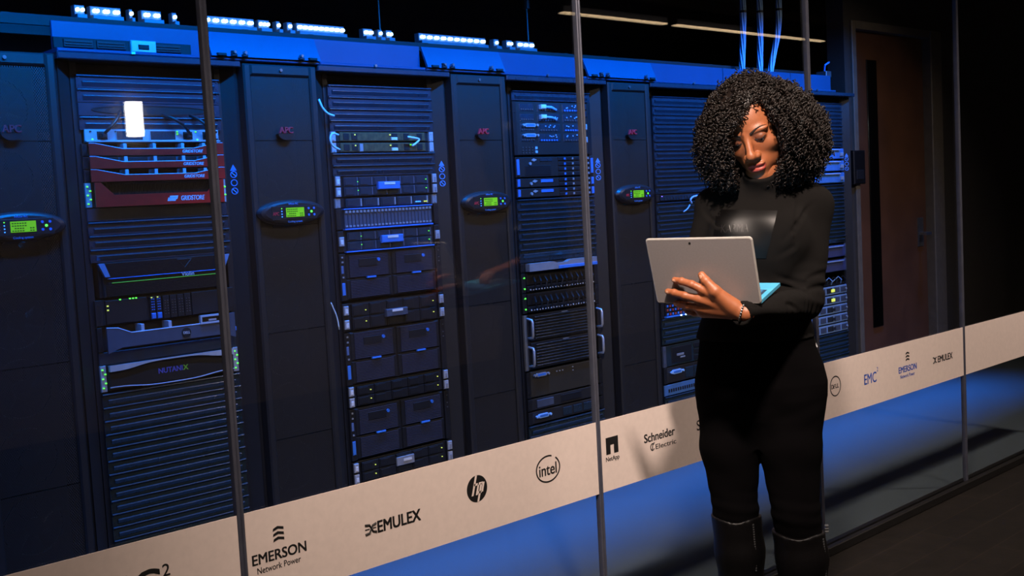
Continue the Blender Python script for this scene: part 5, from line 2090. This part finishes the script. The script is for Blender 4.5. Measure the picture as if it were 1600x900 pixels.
def on_cloth(px, py, off=.0012, d0=.40):
    a, b = P(px, py, d0), P(px, py, -.1)
    r = _unit(b - a)
    q = a.copy()
    for _ in range(60):
        d = f_torso(q[None])[0]
        d = d + cloth(q[None], .0011)[0]
        if abs(d) < 2e-5:
            break
        q = q + r * d * .7
    return q - r * off


cor = [(1120, 327), (1215, 329), (1197, 404), (1110, 402)]
n1, n2 = 26, 20
vs, fs = [], []
for b in range(n2 + 1):
    for a in range(n1 + 1):
        s_, t_ = a / n1, b / n2
        x = (cor[0][0] * (1 - s_) + cor[1][0] * s_) * (1 - t_) + (cor[3][0] * (1 - s_) + cor[2][0] * s_) * t_
        y = (cor[0][1] * (1 - s_) + cor[1][1] * s_) * (1 - t_) + (cor[3][1] * (1 - s_) + cor[2][1] * s_) * t_
        vs.append(on_cloth(x, y, .0014))
for b in range(n2):
    for a in range(n1):
        fs.append((b * (n1 + 1) + a, (b + 1) * (n1 + 1) + a, (b + 1) * (n1 + 1) + a + 1, b * (n1 + 1) + a + 1))
obj('chest_print', np_mesh('chest_print', vs, fs), GLOSS, top, label='glossy black printed rectangle')
tv, tf = text_geo('KARMA', .15, 0.0)
tv = np.array(tv)
tv = tv[:, :2]
wid = tv[:, 0].max() - tv[:, 0].min()
vs = []
for q in tv:
    s_ = (q[0] - tv[:, 0].min()) / wid
    vs.append(on_cloth(1126 + 43 * s_, 363.5 - 13 * q[1] / .7 - 1.5 * s_, .0022))
obj('lettering', np_mesh('lettering', vs, tf, False), RAISED, top, label='faint raised letters')
# small pale tag at the hip pocket
q = P(1271, 530, .03)
obj('pocket_tag', MB().prism([(q[0] - .005, q[2] + .013), (q[0] + .001, q[2] + .012), (q[0] + .010, q[2] - .022), (q[0] + .004, q[2] - .024)][::-1], 'y', q[1] - .004, q[1] + .004), WHITE, woman, label='small pale tag at the hip pocket')
# bracelet round the left wrist
br = MB()
axw = _unit(LKN[1] - LWR)
e1 = _unit(np.cross(axw, (0, 0, 1.0)))
e2 = np.cross(axw, e1)
c0 = LWR + axw * .010
for k in range(22):
    a = 2 * math.pi * k / 22
    q = c0 + .0245 * (e1 * math.cos(a) + e2 * math.sin(a))
    n_ = 6
    vs = []
    for th in (0.0, math.pi / 3, 2 * math.pi / 3, math.pi):
        for j in range(n_):
            b = 2 * math.pi * j / n_
            vs.append(q + .0032 * np.array((math.sin(th) * math.cos(b), math.sin(th) * math.sin(b), math.cos(th))))
    br.add(vs, [(r_ * n_ + j, (r_ + 1) * n_ + j, (r_ + 1) * n_ + (j + 1) % n_, r_ * n_ + (j + 1) % n_) for r_ in range(3) for j in range(n_)])
obj('bracelet', br, STEEL, woman, smooth=True)

# ---------------------------------------------------------------- hair
HV = P(1190, 211, .035)
TUN = P(1180, 223, .11)


def f_hull(p):
    d = ell(p, HV, (.176, .165, .150))
    d = smin(d, ell(p, P(1132, 232, .05), (.068, .085, .100)), .04)
    d = smin(d, ell(p, P(1250, 226, .03), (.064, .090, .100)), .04)
    d = smin(d, ell(p, P(1165, 160, .03), (.085, .09, .060)), .04)
    d = smin(d, ell(head_local(p), (0, -.030, .036), (.090, .106, .088)) * HS, .03)
    return d


OPEN = np.array([P(x, y, .11)[[0, 2]] for x, y in [(1181, 160), (1190, 171), (1200, 190), (1208, 212), (1215, 232), (1218, 246), (1212, 262), (1207, 275), (1202, 294), (1180, 302),
                                                   (1166, 292), (1157, 272), (1147, 250), (1141, 230), (1142, 211), (1149, 195), (1158, 184), (1170, 171)]])


def f_tunnel(p):
    """the opening of the hair in front of the face (an outline in u and z): negative inside"""
    x = p[:, [0, 2]]
    best = np.full(len(p), 1e9)
    ins = np.zeros(len(p), bool)
    for i in range(len(OPEN)):
        a, b = OPEN[i], OPEN[(i + 1) % len(OPEN)]
        e = b - a
        w = x - a
        t = np.clip((w @ e) / (e @ e), 0, 1)
        best = np.minimum(best, ((w - t[:, None] * e) ** 2).sum(1))
        c = (a[1] > x[:, 1]) != (b[1] > x[:, 1])
        ins ^= c & (x[:, 0] < a[0] + e[0] * (x[:, 1] - a[1]) / (e[1] if abs(e[1]) > 1e-9 else 1e-9))
    d = np.sqrt(best) * np.where(ins, -1, 1)
    return np.where(p[:, 1] < HC[1] + .02, d, .05)


def f_hairmass(p):
    n_ = .010 * np.sin(70 * p[:, 0] + 3 * np.sin(41 * p[:, 2])) * np.sin(66 * p[:, 2] + 2) * np.sin(58 * p[:, 1] + 1)
    d = f_hull(p) + .022 + n_
    q = head_local(p)
    d = np.minimum(d, ell(q, (0, -.022, .038), (.0790, .098, .0855)) * HS + n_ * .3)
    d = np.minimum(d, np.where((q[:, 2] > .04) | (q[:, 1] < .01), f_head(q) * HS - .008, .05))
    d = np.maximum(d, -(f_tunnel(p) - .010))
    return d


hv, hf = sdf_mesh(f_hairmass, HV - .25, HV + .25, .006)
rs = np.random.RandomState(11)
want = 3600
roots = np.zeros((0, 3))
while len(roots) < want:
    c = HV + rs.uniform(-1, 1, (20000, 3)) * np.array((.24, .22, .22))
    d = f_hull(c)
    t = f_tunnel(c)
    ok = (d < .004) & (d > -.040) & (t > .004)
    # the back of the head needs fewer
    ok &= rs.rand(len(c)) < np.where(c[:, 1] > HV[1] + .05, .35, 1.0)
    # keep off the face itself and the neck
    ok &= f_head_world(c) > .004
    roots = np.concatenate([roots, c[ok]])
roots = roots[:want]
n = len(roots)
rad = roots - HV
rad /= np.linalg.norm(rad, axis=1)[:, None]
ax = rad * rs.uniform(.2, .8, (n, 1)) + np.array((0, 0, -.75)) + rs.normal(0, .38, (n, 3))
tn = f_tunnel(roots)
ax /= np.linalg.norm(ax, axis=1)[:, None]
L_ = rs.uniform(.022, .050, n)
rh = rs.uniform(.0040, .0075, n)
turns = L_ / rs.uniform(.0075, .0110, n)
ph = rs.uniform(0, 6.28, n)
tr = rs.uniform(.0012, .0019, n)
SEG, SID = 30, 4
e1 = np.cross(ax, rs.normal(0, 1, (n, 3)))
e1 /= np.linalg.norm(e1, axis=1)[:, None]
e2 = np.cross(ax, e1)
tt = np.linspace(0, 1, SEG)
ang = ph[:, None] + 2 * math.pi * turns[:, None] * tt[None]
env = np.minimum(1, .35 + 3 * tt)[None] * np.minimum(1, .25 + 3 * (1 - tt))[None]
rr = rh[:, None] * env
cen = roots[:, None] + ax[:, None] * ((tt - .5)[None, :, None] * L_[:, None, None]) + np.array((0, 0, -1.0)) * (.010 * (tt ** 2))[None, :, None]
pt = cen + rr[..., None] * (np.cos(ang)[..., None] * e1[:, None] + np.sin(ang)[..., None] * e2[:, None])
tan = np.gradient(pt, axis=1)
tan /= np.linalg.norm(tan, axis=2)[..., None]
o1 = np.cos(ang)[..., None] * e1[:, None] + np.sin(ang)[..., None] * e2[:, None]
o1 -= tan * (o1 * tan).sum(2)[..., None]
o1 /= np.linalg.norm(o1, axis=2)[..., None]
o2 = np.cross(tan, o1)
ring_ = []
for k in range(SID):
    a = 2 * math.pi * k / SID
    ring_.append(pt + tr[:, None, None] * (math.cos(a) * o1 + math.sin(a) * o2))
cv = np.stack(ring_, 2)                     # n, SEG, SID, 3
# drop curls that would hang in front of the face
keep = f_tunnel(pt.reshape(-1, 3)).reshape(n, SEG).min(1) > -.006
keep &= f_head_world(pt.reshape(-1, 3)).reshape(n, SEG).min(1) > -.02
cv = cv[keep]
n = len(cv)
ids = np.arange(n * SEG * SID).reshape(n, SEG, SID)
q = np.stack([ids[:, :-1], np.roll(ids[:, :-1], -1, 2), np.roll(ids[:, 1:], -1, 2), ids[:, 1:]], -1).reshape(-1, 4)
hair_v = np.concatenate([hv, cv.reshape(-1, 3)])
hair_f = np.concatenate([hf, q + len(hv)])
obj('hair', np_mesh('hair', hair_v, hair_f), HAIRM, woman, label='big dark curly hair')

# ---------------------------------------------------------------- the laptop
LAPM = Matrix([[*(WR @ _lx)[i:i + 1], *(WR @ _ly)[i:i + 1], *(WR @ _lz)[i:i + 1], (WO + WR @ LID_C)[i]] for i in range(3)] + [[0, 0, 0, 1]])
lap = thing('laptop', 'open silver laptop held in front of the woman, lid towards the camera', 'laptop')
lap.matrix_world = LAPM
LIDM = mat('laptop_magnesium', rgb(148, 142, 142), 0.5, 0.15, .04, 200, .1, 1500)
EDGE = mat('laptop_edge', rgb(205, 200, 194), 0.3, 0.4)


def rounded(x0, x1, z0, z1, r, n=6):
    pts = []
    for cx, cz, a0 in ((x1 - r, z1 - r, 0), (x0 + r, z1 - r, 90), (x0 + r, z0 + r, 180), (x1 - r, z0 + r, 270)):
        for k in range(n + 1):
            a = math.radians(a0 + 90 * k / n)
            pts.append((cx + r * math.cos(a), cz + r * math.sin(a)))
    return pts


lid = obj('lid', MB().prism(rounded(-LW / 2, LW / 2, -LH / 2, LH / 2, .006), 'y', 0, T), LIDM, lap)
em = MB()
rp = rounded(-LW / 2, LW / 2, -LH / 2, LH / 2, .006)
em.tube([(a, T / 2, b) for a, b in rp + rp[:1]], T * .52, 8, cap=False)
obj('lid_rim', em, EDGE, lid, label='bright metal rim')
obj('screen', MB().box(-LW / 2 + .010, LW / 2 - .010, T, T + .0006, -LH / 2 + .012, LH / 2 - .010), mat('screen_glow', rgb(120, 190, 240), .2, emit=(.25, .65, 1.0, 1), estr=1.6), lid, label='lit bluish screen')
obj('camera_dot', MB().disc(-.022, LH / 2 - .010, .003, .003, -.0006, .0, 14), INK, lid)
# base: hinged at the lid's lower edge, running back towards her
def slab(x0, x1, t0, t1, n0, n1):
    m = MB()
    vs = [base_pt(x, t, n_) for t in (t0, t1) for n_ in (n0, n1) for x in (x0, x1)]
    return m.add(vs, [(0, 1, 3, 2), (4, 6, 7, 5), (0, 4, 5, 1), (2, 3, 7, 6), (0, 2, 6, 4), (1, 5, 7, 3)])


bs = obj('base', slab(-LW / 2, LW / 2, .002, DEP, -.009, .0), mat('base_cyan_light_tint', rgb(84, 176, 214), .4), lap, label='keyboard half coloured as if in bluish light')  # bluish light on the silver deck is put into its colour
obj('keyboard', slab(-LW / 2 + .014, LW / 2 - .014, .022, .104, .0, .0008), mat('key_bed', rgb(40, 60, 84), .5), bs, label='dark keyboard')
ky = MB()
for r_ in range(5):
    for c_ in range(13):
        x = -LW / 2 + .017 + c_ * (LW - .034) / 13
        t0 = .025 + r_ * .0158
        vs = [base_pt(xx, t_, n_) for t_ in (t0, t0 + .0132) for n_ in (.0008, .0022) for xx in (x, x + (LW - .034) / 13 - .003)]
        ky.add(vs, [(0, 1, 3, 2), (4, 6, 7, 5), (0, 4, 5, 1), (2, 3, 7, 6), (0, 2, 6, 4), (1, 5, 7, 3)])
obj('keys', ky, mat('key_blue', rgb(60, 110, 150), .5), bs)
obj('touchpad', slab(-.045, .045, .112, .168, .0, .0006), mat('pad_grey', rgb(160, 165, 170), .35, .2), bs)
hg = MB().tube([(-LW / 2 + .02, T + .001, -LH / 2 - .002), (LW / 2 - .02, T + .001, -LH / 2 - .002)], .006, 12)
obj('hinge', hg, LIDM, lap)
